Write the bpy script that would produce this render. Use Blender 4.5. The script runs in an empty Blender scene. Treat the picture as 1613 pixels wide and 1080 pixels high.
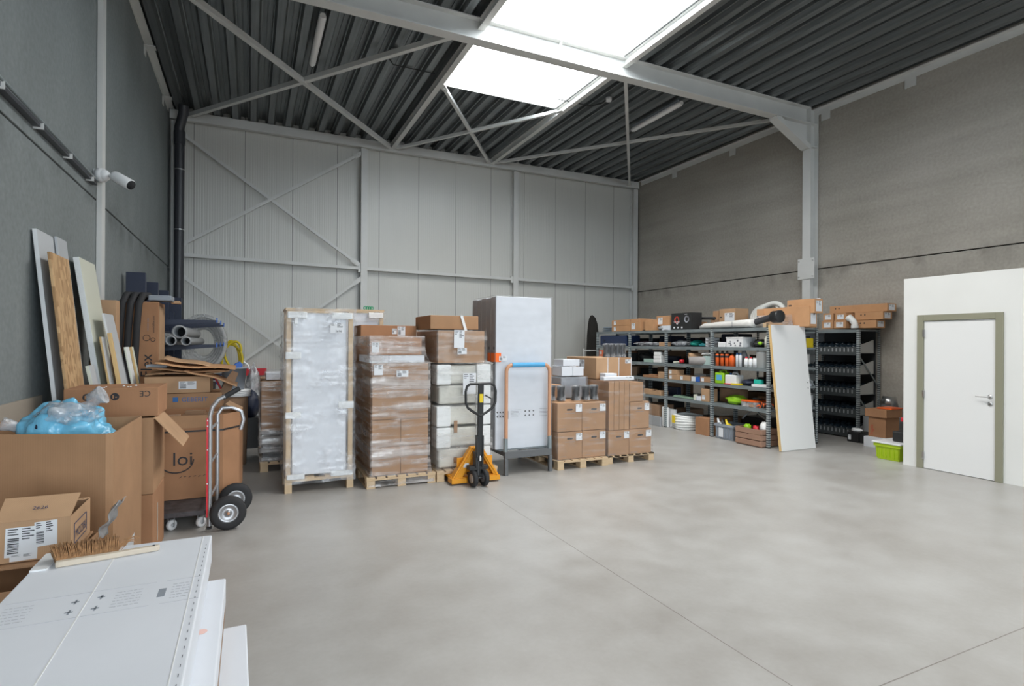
import bpy, bmesh, math, random
from mathutils import Vector, Matrix, noise
random.seed(7)
PI = math.pi
sc = bpy.context.scene
COL = sc.collection

# ------------------------------------------------------------ camera
FPX, CAMH, YAW, ROLL = 882.4, 1.68, .4382, .0057
_r = Vector((math.cos(YAW), -math.sin(YAW), 0)); _f = Vector((math.sin(YAW), math.cos(YAW), 0.0006)).normalized(); _u = _r.cross(_f)
R_ = _r * math.cos(ROLL) + _u * math.sin(ROLL); U_ = _u * math.cos(ROLL) - _r * math.sin(ROLL); F_ = _f
cam_d = bpy.data.cameras.new('camera'); cam = bpy.data.objects.new('camera', cam_d); COL.objects.link(cam)
cam_d.sensor_width = 36; cam_d.lens = FPX / 1613 * 36; cam_d.clip_start = .05; cam_d.clip_end = 200
M = Matrix.Identity(4)
for i in range(3):
    M[i][0], M[i][1], M[i][2] = R_[i], U_[i], -F_[i]
M[2][3] = CAMH
cam.matrix_world = M
sc.camera = cam

# ------------------------------------------------------------ world, daylight, exposure
sc.view_settings.view_transform = 'Standard'; sc.view_settings.look = 'None'
sc.view_settings.gamma = 1; sc.view_settings.use_curve_mapping = False
sc.view_settings.exposure = 0.33
w = bpy.data.worlds.new('overcast_sky'); sc.world = w; w.use_nodes = True
bg = w.node_tree.nodes['Background']; bg.inputs[0].default_value = (.92, .97, 1.0, 1); bg.inputs[1].default_value = 9.0
_nt = w.node_tree; _tc = _nt.nodes.new('ShaderNodeTexCoord'); _sp = _nt.nodes.new('ShaderNodeSeparateXYZ'); _cr = _nt.nodes.new('ShaderNodeValToRGB')
_nt.links.new(_tc.outputs['Generated'], _sp.inputs[0]); _nt.links.new(_sp.outputs[2], _cr.inputs[0]); _nt.links.new(_cr.outputs[0], bg.inputs[0])
_cr.color_ramp.elements[0].position = .12; _cr.color_ramp.elements[0].color = (.80, .91, 1.0, 1)      # cooler towards the horizon
_cr.color_ramp.elements[1].position = .55; _cr.color_ramp.elements[1].color = (1.0, .99, .965, 1)     # warmer bright cloud overhead
sc.cycles.use_denoising = True
sc.cycles.max_bounces = 10; sc.cycles.diffuse_bounces = 8; sc.cycles.glossy_bounces = 3; sc.cycles.transparent_max_bounces = 14
sc.cycles.sample_clamp_indirect = 40
SKX0, SKX1, SKY0, SKY1, ZD = 3.17, 5.66, 1.6, 10.06, 6.5      # the skylight opening in the deck
def portal(name, loc, rot, sx, sy):
    l = bpy.data.lights.new(name, 'AREA'); l.shape = 'RECTANGLE'; l.size = sx; l.size_y = sy
    o = bpy.data.objects.new(name, l); COL.objects.link(o); o.location = loc; o.rotation_euler = rot
    l.cycles.is_portal = True
portal('skylight_portal', ((SKX0 + SKX1) / 2, (SKY0 + SKY1) / 2, 6.75), (0, 0, 0), SKX1 - SKX0, SKY1 - SKY0)
portal('added_window_portal', (5.5, -4.05, 5.1), (PI / 2, 0, 0), 5.0, 1.4)  # unseen high window, added to brighten the far wall
portal('added_gate_portal', (1.3, -4.05, 1.9), (PI / 2, 0, 0), 4.2, 3.8)  # gate out of view, added for daylight from behind the camera

# ------------------------------------------------------------ helpers
def rayd(u, v): return R_ * ((u - 806.5) / FPX) + U_ * ((540 - v) / FPX) + F_
def on_x(u, v, X):
    d = rayd(u, v); return Vector((0, 0, CAMH)) + d * (X / d.x)
def on_y(u, v, Y):
    d = rayd(u, v); return Vector((0, 0, CAMH)) + d * (Y / d.y)
def on_z(u, v, Z):
    d = rayd(u, v); return Vector((0, 0, CAMH)) + d * ((Z - CAMH) / d.z)

MATS = {}
def mat(name, col, rough=.6, metal=0, nscale=0, namt=.0, bump=0, bscale=60, spec=.5, stretch=(1, 1, 1), coat=0):
    if name in MATS: return MATS[name]
    m = bpy.data.materials.new(name); m.use_nodes = True; MATS[name] = m
    nt = m.node_tree; b = nt.nodes['Principled BSDF']
    b.inputs['Base Color'].default_value = (*col, 1); b.inputs['Roughness'].default_value = rough
    b.inputs['Metallic'].default_value = metal; b.inputs['Specular IOR Level'].default_value = spec
    if coat: b.inputs['Coat Weight'].default_value = coat
    if nscale or bump:
        tc = nt.nodes.new('ShaderNodeTexCoord'); mp = nt.nodes.new('ShaderNodeMapping'); mp.inputs['Scale'].default_value = stretch
        nt.links.new(tc.outputs['Object'], mp.inputs[0])
    if nscale:
        n = nt.nodes.new('ShaderNodeTexNoise'); n.inputs['Scale'].default_value = nscale; n.inputs['Detail'].default_value = 5
        nt.links.new(mp.outputs[0], n.inputs['Vector'])
        cr = nt.nodes.new('ShaderNodeValToRGB'); cr.color_ramp.elements[0].position = .3; cr.color_ramp.elements[1].position = .7
        cr.color_ramp.elements[0].color = (*[c * (1 - namt) for c in col], 1); cr.color_ramp.elements[1].color = (*[min(1, c * (1 + namt)) for c in col], 1)
        nt.links.new(n.outputs[0], cr.inputs[0]); nt.links.new(cr.outputs[0], b.inputs['Base Color'])
    if bump:
        n2 = nt.nodes.new('ShaderNodeTexNoise'); n2.inputs['Scale'].default_value = bscale; n2.inputs['Detail'].default_value = 4
        nt.links.new(mp.outputs[0], n2.inputs['Vector'])
        bp = nt.nodes.new('ShaderNodeBump'); bp.inputs['Strength'].default_value = bump; bp.inputs['Distance'].default_value = .02
        nt.links.new(n2.outputs[0], bp.inputs['Height']); nt.links.new(bp.outputs[0], b.inputs['Normal'])
    return m
def nodes(m): return m.node_tree.nodes, m.node_tree.links, m.node_tree.nodes['Principled BSDF']
def mth(nt, op, a, b=None, c=None):
    n = nt.nodes.new('ShaderNodeMath'); n.operation = op
    for i, v in enumerate((a, b, c)):
        if v is None: continue
        if isinstance(v, (int, float)): n.inputs[i].default_value = v
        else: nt.links.new(v, n.inputs[i])
    return n.outputs[0]
def mixc(nt, fac, a, b):
    n = nt.nodes.new('ShaderNodeMix'); n.data_type = 'RGBA'
    for s, v in ((n.inputs[0], fac), (n.inputs[6], a), (n.inputs[7], b)):
        if isinstance(v, (int, float)): s.default_value = v
        elif isinstance(v, tuple): s.default_value = (*v, 1)
        else: nt.links.new(v, s)
    return n.outputs[2]

def noise_node(nt, vec, scale, detail=4, stretch=None):
    if stretch:
        mp = nt.nodes.new('ShaderNodeMapping'); mp.inputs['Scale'].default_value = stretch; nt.links.new(vec, mp.inputs[0]); vec = mp.outputs[0]
    n = nt.nodes.new('ShaderNodeTexNoise'); n.inputs['Scale'].default_value = scale; n.inputs['Detail'].default_value = detail
    nt.links.new(vec, n.inputs['Vector']); return n.outputs[0]

def concrete_floor():
    m = bpy.data.materials.new('polished_concrete'); m.use_nodes = True; nt = m.node_tree; b = nt.nodes['Principled BSDF']
    g = nt.nodes.new('ShaderNodeNewGeometry').outputs['Position']
    a = noise_node(nt, g, .55, 6); c = noise_node(nt, g, 3.2, 8); d = noise_node(nt, g, 30, 3)
    s = mth(nt, 'ADD', mth(nt, 'MULTIPLY', a, .55), mth(nt, 'MULTIPLY', c, .35)); s = mth(nt, 'ADD', s, mth(nt, 'MULTIPLY', d, .1))
    s = mth(nt, 'MULTIPLY_ADD', s, 3.4, -1.2)
    s = mth(nt, 'MINIMUM', mth(nt, 'MAXIMUM', s, 0.), 1.)
    col = mixc(nt, s, (.325, .31, .29), (.445, .443, .43))
    sep = nt.nodes.new('ShaderNodeSeparateXYZ'); nt.links.new(g, sep.inputs[0])
    jx = mth(nt, 'LESS_THAN', mth(nt, 'ABSOLUTE', mth(nt, 'SUBTRACT', sep.outputs[0], 2.43)), .0032)
    jy = mth(nt, 'LESS_THAN', mth(nt, 'ABSOLUTE', mth(nt, 'SUBTRACT', sep.outputs[1], 1.73)), .0032)
    col = mixc(nt, mth(nt, 'MULTIPLY', mth(nt, 'MAXIMUM', jx, jy), .75), col, (.13, .11, .09))
    nt.links.new(col, b.inputs['Base Color'])
    nt.links.new(mth(nt, 'MULTIPLY_ADD', c, .22, .27), b.inputs['Roughness'])
    bp = nt.nodes.new('ShaderNodeBump'); bp.inputs['Strength'].default_value = .08; bp.inputs['Distance'].default_value = .01
    nt.links.new(c, bp.inputs['Height']); nt.links.new(bp.outputs[0], b.inputs['Normal'])
    return m
def concrete_wall(name, base, dark, streak):
    m = bpy.data.materials.new(name); m.use_nodes = True; nt = m.node_tree; b = nt.nodes['Principled BSDF']
    g = nt.nodes.new('ShaderNodeNewGeometry').outputs['Position']
    a = noise_node(nt, g, .5, 6); c = noise_node(nt, g, 1.0, 7, streak); d = noise_node(nt, g, 22, 6)
    s = mth(nt, 'ADD', mth(nt, 'MULTIPLY', a, .38), mth(nt, 'MULTIPLY', c, .30)); s = mth(nt, 'ADD', s, mth(nt, 'MULTIPLY', d, .32))
    s = mth(nt, 'MINIMUM', mth(nt, 'MAXIMUM', mth(nt, 'MULTIPLY_ADD', s, 3.2, -1.1), 0.), 1.)
    # dirt stains hanging below the open joint, patchy
    sz = nt.nodes.new('ShaderNodeSeparateXYZ'); nt.links.new(g, sz.inputs[0])
    band = mth(nt, 'MAXIMUM', mth(nt, 'SUBTRACT', 1., mth(nt, 'DIVIDE', mth(nt, 'ABSOLUTE', mth(nt, 'SUBTRACT', sz.outputs[2], 3.16)), .26)), 0.)
    st = noise_node(nt, g, 2.3, 7, (1, 1, .6)); st = mth(nt, 'MINIMUM', mth(nt, 'MAXIMUM', mth(nt, 'MULTIPLY_ADD', st, 6., -2.9), 0.), 1.)
    colr = mixc(nt, mth(nt, 'MULTIPLY', mth(nt, 'MULTIPLY', band, st), .5), mixc(nt, s, dark, base), tuple(c * .45 for c in dark))
    nt.links.new(colr, b.inputs['Base Color']); b.inputs['Roughness'].default_value = .85
    bp = nt.nodes.new('ShaderNodeBump'); bp.inputs['Strength'].default_value = .35; bp.inputs['Distance'].default_value = .01
    nt.links.new(mth(nt, 'ADD', d, c), bp.inputs['Height']); nt.links.new(bp.outputs[0], b.inputs['Normal'])
    return m
def panel_wall():
    # micro-ribbed sandwich panels: fine ribs and a seam every 0.984 m
    m = bpy.data.materials.new('ribbed_wall_panel'); m.use_nodes = True; nt = m.node_tree; b = nt.nodes['Principled BSDF']
    g = nt.nodes.new('ShaderNodeNewGeometry').outputs['Position']
    sep = nt.nodes.new('ShaderNodeSeparateXYZ'); nt.links.new(g, sep.inputs[0]); x = sep.outputs[0]
    fr = mth(nt, 'FRACT', mth(nt, 'MULTIPLY', mth(nt, 'ADD', x, 1.10 + 9.84), 1 / .984))
    seam = mth(nt, 'LESS_THAN', fr, .013)
    rib = mth(nt, 'FRACT', mth(nt, 'MULTIPLY', fr, 20.))
    h = mth(nt, 'PINGPONG', rib, .5); h = mth(nt, 'MINIMUM', mth(nt, 'MULTIPLY', h, 5.), 1.)
    h2 = mth(nt, 'SUBTRACT', h, mth(nt, 'MULTIPLY', seam, 2.))
    n = noise_node(nt, g, .8, 3)
    col = mixc(nt, n, (.57, .57, .54), (.62, .62, .59))
    nt.links.new(mixc(nt, mth(nt, 'MULTIPLY', seam, .8), col, (.12, .12, .115)), b.inputs['Base Color'])
    b.inputs['Roughness'].default_value = .34
    bp = nt.nodes.new('ShaderNodeBump'); bp.inputs['Strength'].default_value = .5; bp.inputs['Distance'].default_value = .004
    nt.links.new(h2, bp.inputs['Height']); nt.links.new(bp.outputs[0], b.inputs['Normal'])
    return m
def cardboard(name, col):
    m = mat(name, col, .82, nscale=3.5, namt=.10, spec=.25)
    nt = m.node_tree; b = nt.nodes['Principled BSDF']
    tc = nt.nodes.new('ShaderNodeTexCoord'); sep = nt.nodes.new('ShaderNodeSeparateXYZ'); nt.links.new(tc.outputs['Object'], sep.inputs[0])
    s = mth(nt, 'ADD', sep.outputs[0], sep.outputs[1])
    wv = mth(nt, 'SINE', mth(nt, 'MULTIPLY', s, 800.))
    bp = nt.nodes.new('ShaderNodeBump'); bp.inputs['Strength'].default_value = .12; bp.inputs['Distance'].default_value = .001
    nt.links.new(wv, bp.inputs['Height']); nt.links.new(bp.outputs[0], b.inputs['Normal'])
    return m
def film(name, stretch, dens=.25, tint=(.8, .82, .84), streak=1.0, rough=.16, fine=.5, bump=.8):
    m = bpy.data.materials.new(name); m.use_nodes = True; nt = m.node_tree; b = nt.nodes['Principled BSDF']
    out = nt.nodes['Material Output']
    tc = nt.nodes.new('ShaderNodeTexCoord').outputs['Object']
    a = noise_node(nt, tc, 1.0, 6, stretch); c = noise_node(nt, tc, 9, 4)
    f = mth(nt, 'MULTIPLY_ADD', a, 2.2 * streak, -1.1 * streak + dens)
    f = mth(nt, 'ADD', f, mth(nt, 'MULTIPLY_ADD', c, fine, -fine / 2))
    f = mth(nt, 'MINIMUM', mth(nt, 'MAXIMUM', f, .07), .85)
    b.inputs['Base Color'].default_value = (*tint, 1); b.inputs['Roughness'].default_value = rough
    b.inputs['Specular IOR Level'].default_value = 1.0
    bp = nt.nodes.new('ShaderNodeBump'); bp.inputs['Strength'].default_value = bump; bp.inputs['Distance'].default_value = .02
    nt.links.new(mth(nt, 'ADD', a, mth(nt, 'MULTIPLY', c, .4)), bp.inputs['Height']); nt.links.new(bp.outputs[0], b.inputs['Normal'])
    tr = nt.nodes.new('ShaderNodeBsdfTransparent'); mx = nt.nodes.new('ShaderNodeMixShader')
    nt.links.new(f, mx.inputs[0]); nt.links.new(tr.outputs[0], mx.inputs[1]); nt.links.new(b.outputs[0], mx.inputs[2])
    nt.links.new(mx.outputs[0], out.inputs[0]); MATS[name] = m
    return m
def osb():
    m = bpy.data.materials.new('strand_board'); m.use_nodes = True; nt = m.node_tree; b = nt.nodes['Principled BSDF']
    tc = nt.nodes.new('ShaderNodeTexCoord').outputs['Object']
    mp = nt.nodes.new('ShaderNodeMapping'); mp.inputs['Scale'].default_value = (1, 34, 13); nt.links.new(tc, mp.inputs[0])
    v = nt.nodes.new('ShaderNodeTexVoronoi'); v.inputs['Scale'].default_value = 1; nt.links.new(mp.outputs[0], v.inputs['Vector'])
    sp = nt.nodes.new('ShaderNodeSeparateXYZ'); nt.links.new(v.outputs['Color'], sp.inputs[0])
    nt.links.new(mixc(nt, sp.outputs[0], (.33, .19, .085), (.58, .38, .20)), b.inputs['Base Color']); b.inputs['Roughness'].default_value = .75
    return m
def perforated():
    # galvanised slotted angle: rows of small dark holes
    m = bpy.data.materials.new('slotted_steel'); m.use_nodes = True; nt = m.node_tree; b = nt.nodes['Principled BSDF']
    tc = nt.nodes.new('ShaderNodeTexCoord').outputs['Object']
    sep = nt.nodes.new('ShaderNodeSeparateXYZ'); nt.links.new(tc, sep.inputs[0])
    fz = mth(nt, 'LESS_THAN', mth(nt, 'FRACT', mth(nt, 'MULTIPLY', sep.outputs[2], 26.)), .42)
    nt.links.new(mixc(nt, fz, (.42, .47, .47), (.07, .08, .10)), b.inputs['Base Color']); b.inputs['Roughness'].default_value = .45; b.inputs['Metallic'].default_value = .3
    return m
def wood(name, c0, c1, st=(2, 2, 30)):
    m = mat(name, c0, .7); nt = m.node_tree; b = nt.nodes['Principled BSDF']
    tc = nt.nodes.new('ShaderNodeTexCoord').outputs['Object']
    nt.links.new(mixc(nt, noise_node(nt, tc, 1.5, 6, st), c0, c1), b.inputs['Base Color']); return m

m_floor = concrete_floor()
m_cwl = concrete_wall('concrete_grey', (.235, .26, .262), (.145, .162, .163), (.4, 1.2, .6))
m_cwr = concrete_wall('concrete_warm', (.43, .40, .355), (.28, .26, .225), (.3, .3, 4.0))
m_panel = panel_wall()
m_steel = mat('painted_steel_grey', (.62, .625, .61), .45, nscale=2, namt=.05)
m_deck = mat('roof_deck_steel', (.17, .185, .19), .30, .45, nscale=3, namt=.25, stretch=(6, .25, 6))
m_whitewall = mat('white_board_wall', (.72, .725, .705), .7, nscale=2, namt=.02)
m_white = mat('white_paint', (.78, .79, .78), .5)
m_whitedoor = mat('white_door_laminate', (.76, .765, .76), .38)
m_khaki = mat('khaki_grey_frame', (.255, .25, .18), .6)
m_dark = mat('dark_void', (.015, .016, .018), .9)
m_black = mat('black_plastic', (.018, .019, .02), .45)
m_rubber = mat('black_rubber', (.022, .022, .024), .75)
m_chrome = mat('chrome', (.65, .66, .67), .2, 1)
m_alu = mat('aluminium', (.46, .47, .49), .42, .8)
m_brushed = mat('brushed_steel', (.5, .5, .5), .3, 1)
m_galv = mat('galvanised_beam', (.22, .255, .265), .45, .3, nscale=4, namt=.15)
m_slot = perforated()
m_navy = mat('navy_paint', (.015, .022, .05), .5)
m_pipe = mat('dark_grey_pipe', (.045, .047, .055), .4)
m_cb = cardboard('cardboard', (.385, .225, .125))
m_cb2 = cardboard('cardboard_light', (.46, .29, .17))
m_cb3 = cardboard('cardboard_red', (.37, .195, .105))
m_cb4 = cardboard('cardboard_dull', (.30, .19, .12))
m_cborange = cardboard('cardboard_orange', (.52, .29, .15))
m_cbin = cardboard('cardboard_inside', (.27, .165, .10))
m_tape = mat('brown_tape', (.36, .24, .15), .3)
m_cleartape = mat('clear_tape', (.62, .52, .42), .2)
m_paper = mat('label_paper', (.72, .74, .77), .6)
m_ink = mat('black_ink', (.025, .025, .03), .7)
m_inkgrey = mat('grey_ink', (.22, .23, .26), .7)
m_inkblue = mat('blue_ink', (.03, .14, .38), .6)
m_inknavy = mat('navy_ink', (.03, .045, .11), .6)
m_inkred = mat('red_ink', (.5, .05, .03), .6)
m_wbox = mat('white_carton', (.70, .73, .78), .55, nscale=2.5, namt=.03)
m_foamw = mat('white_foam', (.80, .82, .82), .7, bump=.2, bscale=90)
m_cream = mat('cream_film_foam', (.62, .61, .55), .5, nscale=5, namt=.12, bump=.4, bscale=12)
m_pine = wood('pine_wood', (.50, .36, .22), (.62, .47, .30))
m_crate = wood('crate_wood', (.27, .15, .10), (.38, .23, .16))
m_osb = osb()
m_yellow = mat('orange_yellow_paint', (.72, .30, .012), .4)
m_red = mat('red_paint', (.62, .02, .035), .4)
m_film = film('stretch_film', (1.1, 1.1, 13), .30, tint=(.66, .62, .60), streak=1.2)
m_film2 = film('loose_film', (3.0, 3.0, 2.6), .16, tint=(.72, .74, .78), streak=.7)
m_film3 = film('foggy_film', (1.0, 1.0, 5), .22, tint=(.66, .68, .72), streak=.12, rough=.3, fine=.08, bump=.25)
m_film5 = film('clear_load_film', (1.1, 1.1, 12), .14, tint=(.72, .72, .71), streak=.75)
m_film4 = film('thin_film', (1.5, 1.5, 16), .06, tint=(.66, .63, .61), streak=.5)
m_bag = film('clear_bag', (9, 9, 9), .55, tint=(.55, .57, .60), streak=1.0, rough=.12)
m_bag2 = film('thin_clear_bag', (9, 9, 9), .16, tint=(.60, .62, .65), streak=.6, rough=.1)
m_bluebag = mat('blue_plastic_bag', (.16, .47, .68), .22, bump=.5, bscale=14, nscale=6, namt=.25)
m_orange = mat('orange_plastic', (.8, .13, .02), .4)
m_green = mat('lime_plastic', (.28, .55, .02), .4)
m_lime = mat('lime_green_bin', (.38, .52, .015), .4)
m_teal = mat('teal_plastic', (.02, .42, .33), .45)
m_blue = mat('blue_plastic', (.02, .12, .5), .4)
m_lblue = mat('blue_foam', (.10, .38, .66), .7)
m_copper = mat('copper_brown_tube', (.58, .30, .17), .42)
m_greyp = mat('grey_plastic', (.27, .30, .34), .45)
m_pvc = mat('grey_pvc', (.32, .33, .34), .4)
m_brownbris = mat('coir_bristle', (.34, .185, .085), .9, nscale=60, namt=.35)
m_ywood = wood('pale_wood', (.50, .42, .33), (.62, .55, .45), (20, 2, 2))
m_cream2 = mat('cream_laminate', (.62, .63, .53), .5)
m_edge = mat('yellow_wood_edge', (.66, .45, .20), .6)
m_panelg = mat('grey_laminate', (.50, .52, .54), .5)
m_yel = mat('yellow_plastic', (.75, .55, .02), .4)
m_hosey = mat('yellow_hose', (.72, .56, .02), .4)
m_whitep = mat('white_plastic', (.74, .75, .76), .4)
m_lamp = mat('lamp_diffuser', (.85, .85, .85), .4)

class MB:
    def __init__(s): s.v = []; s.f = []; s.mi = []; s.smooth = []
    def add(s, vs, fs, mi=0, sm=False):
        o = len(s.v); s.v += [Vector(p) for p in vs]
        for f in fs: s.f.append([i + o for i in f]); s.mi.append(mi); s.smooth.append(sm)
        return s
    def box(s, x0, x1, y0, y1, z0, z1, mi=0, M=None):
        vs = [Vector((x, y, z)) for z in (z0, z1) for x, y in ((x0, y0), (x1, y0), (x1, y1), (x0, y1))]
        if M: vs = [M @ p for p in vs]
        return s.add(vs, [(3, 2, 1, 0), (4, 5, 6, 7), (0, 1, 5, 4), (1, 2, 6, 5), (2, 3, 7, 6), (3, 0, 4, 7)], mi)
    def bar(s, p0, p1, w, h, up=(0, 0, 1), mi=0):
        p0 = Vector(p0); p1 = Vector(p1); d = (p1 - p0).normalized(); up = Vector(up)
        sx = d.cross(up)
        if sx.length < 1e-4: sx = d.cross(Vector((0, 1, 0)))
        sx.normalize(); uz = sx.cross(d).normalized()
        vs = [p + sx * a * w / 2 + uz * b * h / 2 for p in (p0, p1) for a, b in ((-1, -1), (1, -1), (1, 1), (-1, 1))]
        return s.add(vs, [(0, 3, 2, 1), (4, 5, 6, 7), (0, 1, 5, 4), (1, 2, 6, 5), (2, 3, 7, 6), (3, 0, 4, 7)], mi)
    def tube(s, pts, r, n=12, closed=False, caps=True, mi=0):
        pts = [Vector(p) for p in pts]; N = len(pts); rs = r if isinstance(r, (list, tuple)) else [r] * N
        rings = []; prev = None
        for i, p in enumerate(pts):
            if closed: t = pts[(i + 1) % N] - pts[i - 1]
            else: t = pts[min(i + 1, N - 1)] - pts[max(i - 1, 0)]
            t.normalize()
            if prev is None:
                a = Vector((0, 0, 1)) if abs(t.z) < .9 else Vector((1, 0, 0)); a = (a - t * a.dot(t)).normalized()
            else: a = (prev - t * prev.dot(t)).normalized()
            prev = a; b = t.cross(a)
            rings.append([p + (a * math.cos(2 * PI * k / n) + b * math.sin(2 * PI * k / n)) * rs[i] for k in range(n)])
        vs = [q for r_ in rings for q in r_]; fs = []
        for i in range(N if closed else N - 1):
            j = (i + 1) % N
            for k in range(n): fs.append((i * n + k, i * n + (k + 1) % n, j * n + (k + 1) % n, j * n + k))
        s.add(vs, fs, mi, True)
        if caps and not closed:
            s.add(rings[0], [tuple(range(n))[::-1]], mi); s.add(rings[-1], [tuple(range(n))], mi)
        return s
    def cyl(s, p0, p1, r, n=20, r2=None, mi=0):
        return s.tube([p0, p1], [r, r if r2 is None else r2], n, mi=mi)
    def lathe(s, prof, c=(0, 0, 0), axis=(0, 0, 1), n=24, mi=0, sm=True):
        ax = Vector(axis).normalized(); a = Vector((1, 0, 0)) if abs(ax.x) < .9 else Vector((0, 1, 0))
        a = (a - ax * a.dot(ax)).normalized(); b = ax.cross(a); c = Vector(c)
        vs = [c + ax * h + (a * math.cos(2 * PI * k / n) + b * math.sin(2 * PI * k / n)) * r for r, h in prof for k in range(n)]
        fs = []
        for i in range(len(prof) - 1):
            for k in range(n): fs.append((i * n + k, i * n + (k + 1) % n, (i + 1) * n + (k + 1) % n, (i + 1) * n + k))
        return s.add(vs, fs, mi, sm)
    def prism(s, poly, z0, z1, mi=0, axis='z'):
        n = len(poly)
        f = {'z': lambda p, h: Vector((p[0], p[1], h)), 'y': lambda p, h: Vector((p[0], h, p[1])), 'x': lambda p, h: Vector((h, p[0], p[1]))}[axis]
        vs = [f(p, z0) for p in poly] + [f(p, z1) for p in poly]
        return s.add(vs, [tuple(range(n))[::-1], tuple(range(n, 2 * n))] + [(i, (i + 1) % n, n + (i + 1) % n, n + i) for i in range(n)], mi)
    def quad(s, o, u, v, w, h, mi=0):
        o, u, v = Vector(o), Vector(u).normalized(), Vector(v).normalized()
        return s.add([o, o + u * w, o + u * w + v * h, o + v * h], [(0, 1, 2, 3)], mi)
    def sheet(s, fn, nu, nv, th=0, mi=0, sm=True):
        P = [[Vector(fn(i / nu, j / nv)) for j in range(nv + 1)] for i in range(nu + 1)]
        vs = [p for r_ in P for p in r_]; fs = [(i * (nv + 1) + j, (i + 1) * (nv + 1) + j, (i + 1) * (nv + 1) + j + 1, i * (nv + 1) + j + 1) for i in range(nu) for j in range(nv)]
        return s.add(vs, fs, mi, sm)
    def build(s, name, mats, parent=None, bevel=0, world=True, solid=0, seg=2):
        if not isinstance(mats, (list, tuple)): mats = [mats]
        me = bpy.data.meshes.new(name)
        org = Vector((0, 0, 0)); Mi = None
        if parent is None and s.v:
            xs = [p.x for p in s.v]; ys = [p.y for p in s.v]; zs = [p.z for p in s.v]
            org = Vector(((min(xs) + max(xs)) / 2, (min(ys) + max(ys)) / 2, min(zs)))
        elif world and parent is not None:
            Mi = wmat(parent).inverted()
        vs = [(Mi @ p if Mi else p - org) for p in s.v]
        me.from_pydata([tuple(p) for p in vs], [], s.f)
        for m_ in mats: me.materials.append(m_)
        me.polygons.foreach_set('material_index', s.mi); me.polygons.foreach_set('use_smooth', s.smooth)
        bm = bmesh.new(); bm.from_mesh(me); bmesh.ops.recalc_face_normals(bm, faces=bm.faces); bm.to_mesh(me); bm.free()
        me.update()
        o = bpy.data.objects.new(name, me); COL.objects.link(o)
        if parent is not None: o.parent = parent
        else: o.location = org
        if bevel:
            b = o.modifiers.new('bevel', 'BEVEL'); b.width = bevel; b.segments = seg; b.limit_method = 'ANGLE'; b.angle_limit = .7
        if solid:
            q = o.modifiers.new('solid', 'SOLIDIFY'); q.thickness = solid; q.offset = 0
        return o
def wmat(o):
    M_ = Matrix.LocRotScale(o.location, o.rotation_euler, o.scale)
    return (wmat(o.parent) @ M_) if o.parent else M_
def tag(o, label=None, cat=None, group=None, kind=None):
    if label: o['label'] = label
    if cat: o['category'] = cat
    if group: o['group'] = group
    if kind: o['kind'] = kind
    return o
def thing(name, label, cat, loc=(0, 0, 0), rz=0, group=None):
    o = bpy.data.objects.new(name, None); COL.objects.link(o); o.location = loc; o.rotation_euler = (0, 0, rz); o.empty_display_size = .1
    return tag(o, label, cat, group)
def copy_tree(o, parent=None):
    c = o.copy(); COL.objects.link(c); c.parent = parent
    for ch in [x for x in COL.objects if x.parent == o]: copy_tree(ch, c)
    return c
def struct(name, mb, m, **k):
    o = mb.build(name, m, **k); o['kind'] = 'structure'; return o

TXT = {}
def text(parent, s, org, right, up, size, m, name='lettering', lift=.0015):
    """flat raised lettering: org = lower left corner in world space"""
    key = s
    if key not in TXT:
        cu = bpy.data.curves.new('txt', 'FONT'); cu.body = s; cu.size = 1; cu.resolution_u = 3
        t = bpy.data.objects.new('txt', cu); COL.objects.link(t)
        dg = bpy.context.evaluated_depsgraph_get(); TXT[key] = bpy.data.meshes.new_from_object(t.evaluated_get(dg))
        bpy.data.objects.remove(t)
    src = TXT[key]; right = Vector(right).normalized(); up = Vector(up).normalized(); nrm = right.cross(up)
    mb = MB(); mb.add([Vector(org) + right * v.co.x * size + up * v.co.y * size + nrm * lift for v in src.vertices], [tuple(p.vertices) for p in src.polygons])
    return mb.build(name, m, parent)
def sticker(parent, org, right, up, w_, h_, seed=0, style=0, name='sticker', lift=.0015):
    """paper sticker with printed lines and a bar code"""
    rd = random.Random(seed); right = Vector(right).normalized(); up = Vector(up).normalized(); n = right.cross(up); o = Vector(org) + n * lift
    mb = MB(); mb.quad(o, right, up, w_, h_, 0); o2 = o + n * .0008
    if style != 2:
        bx, by, bw, bh = (.08, .12, .34, .5) if style == 0 else (.1, .08, .8, .35)
        k = 0.
        while k < 1:
            t = rd.choice((.03, .05, .08))
            if style == 0: mb.quad(o2 + right * w_ * bx + up * h_ * (by + bh * k), right, up, w_ * bw, h_ * bh * t, 1)
            else: mb.quad(o2 + right * w_ * (bx + bw * k) + up * h_ * by, right, up, w_ * bw * t, h_ * bh, 1)
            k += t + rd.choice((.04, .06))
    for i in range(5):
        y = .92 - i * .085
        mb.quad(o2 + right * w_ * .5 + up * h_ * y, right, up, w_ * rd.uniform(.2, .44), h_ * .035, 1)
        if i < 3: mb.quad(o2 + right * w_ * .07 + up * h_ * y, right, up, w_ * rd.uniform(.15, .36), h_ * .03, 1)
    return mb.build(name, [m_paper, m_ink], parent)
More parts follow.
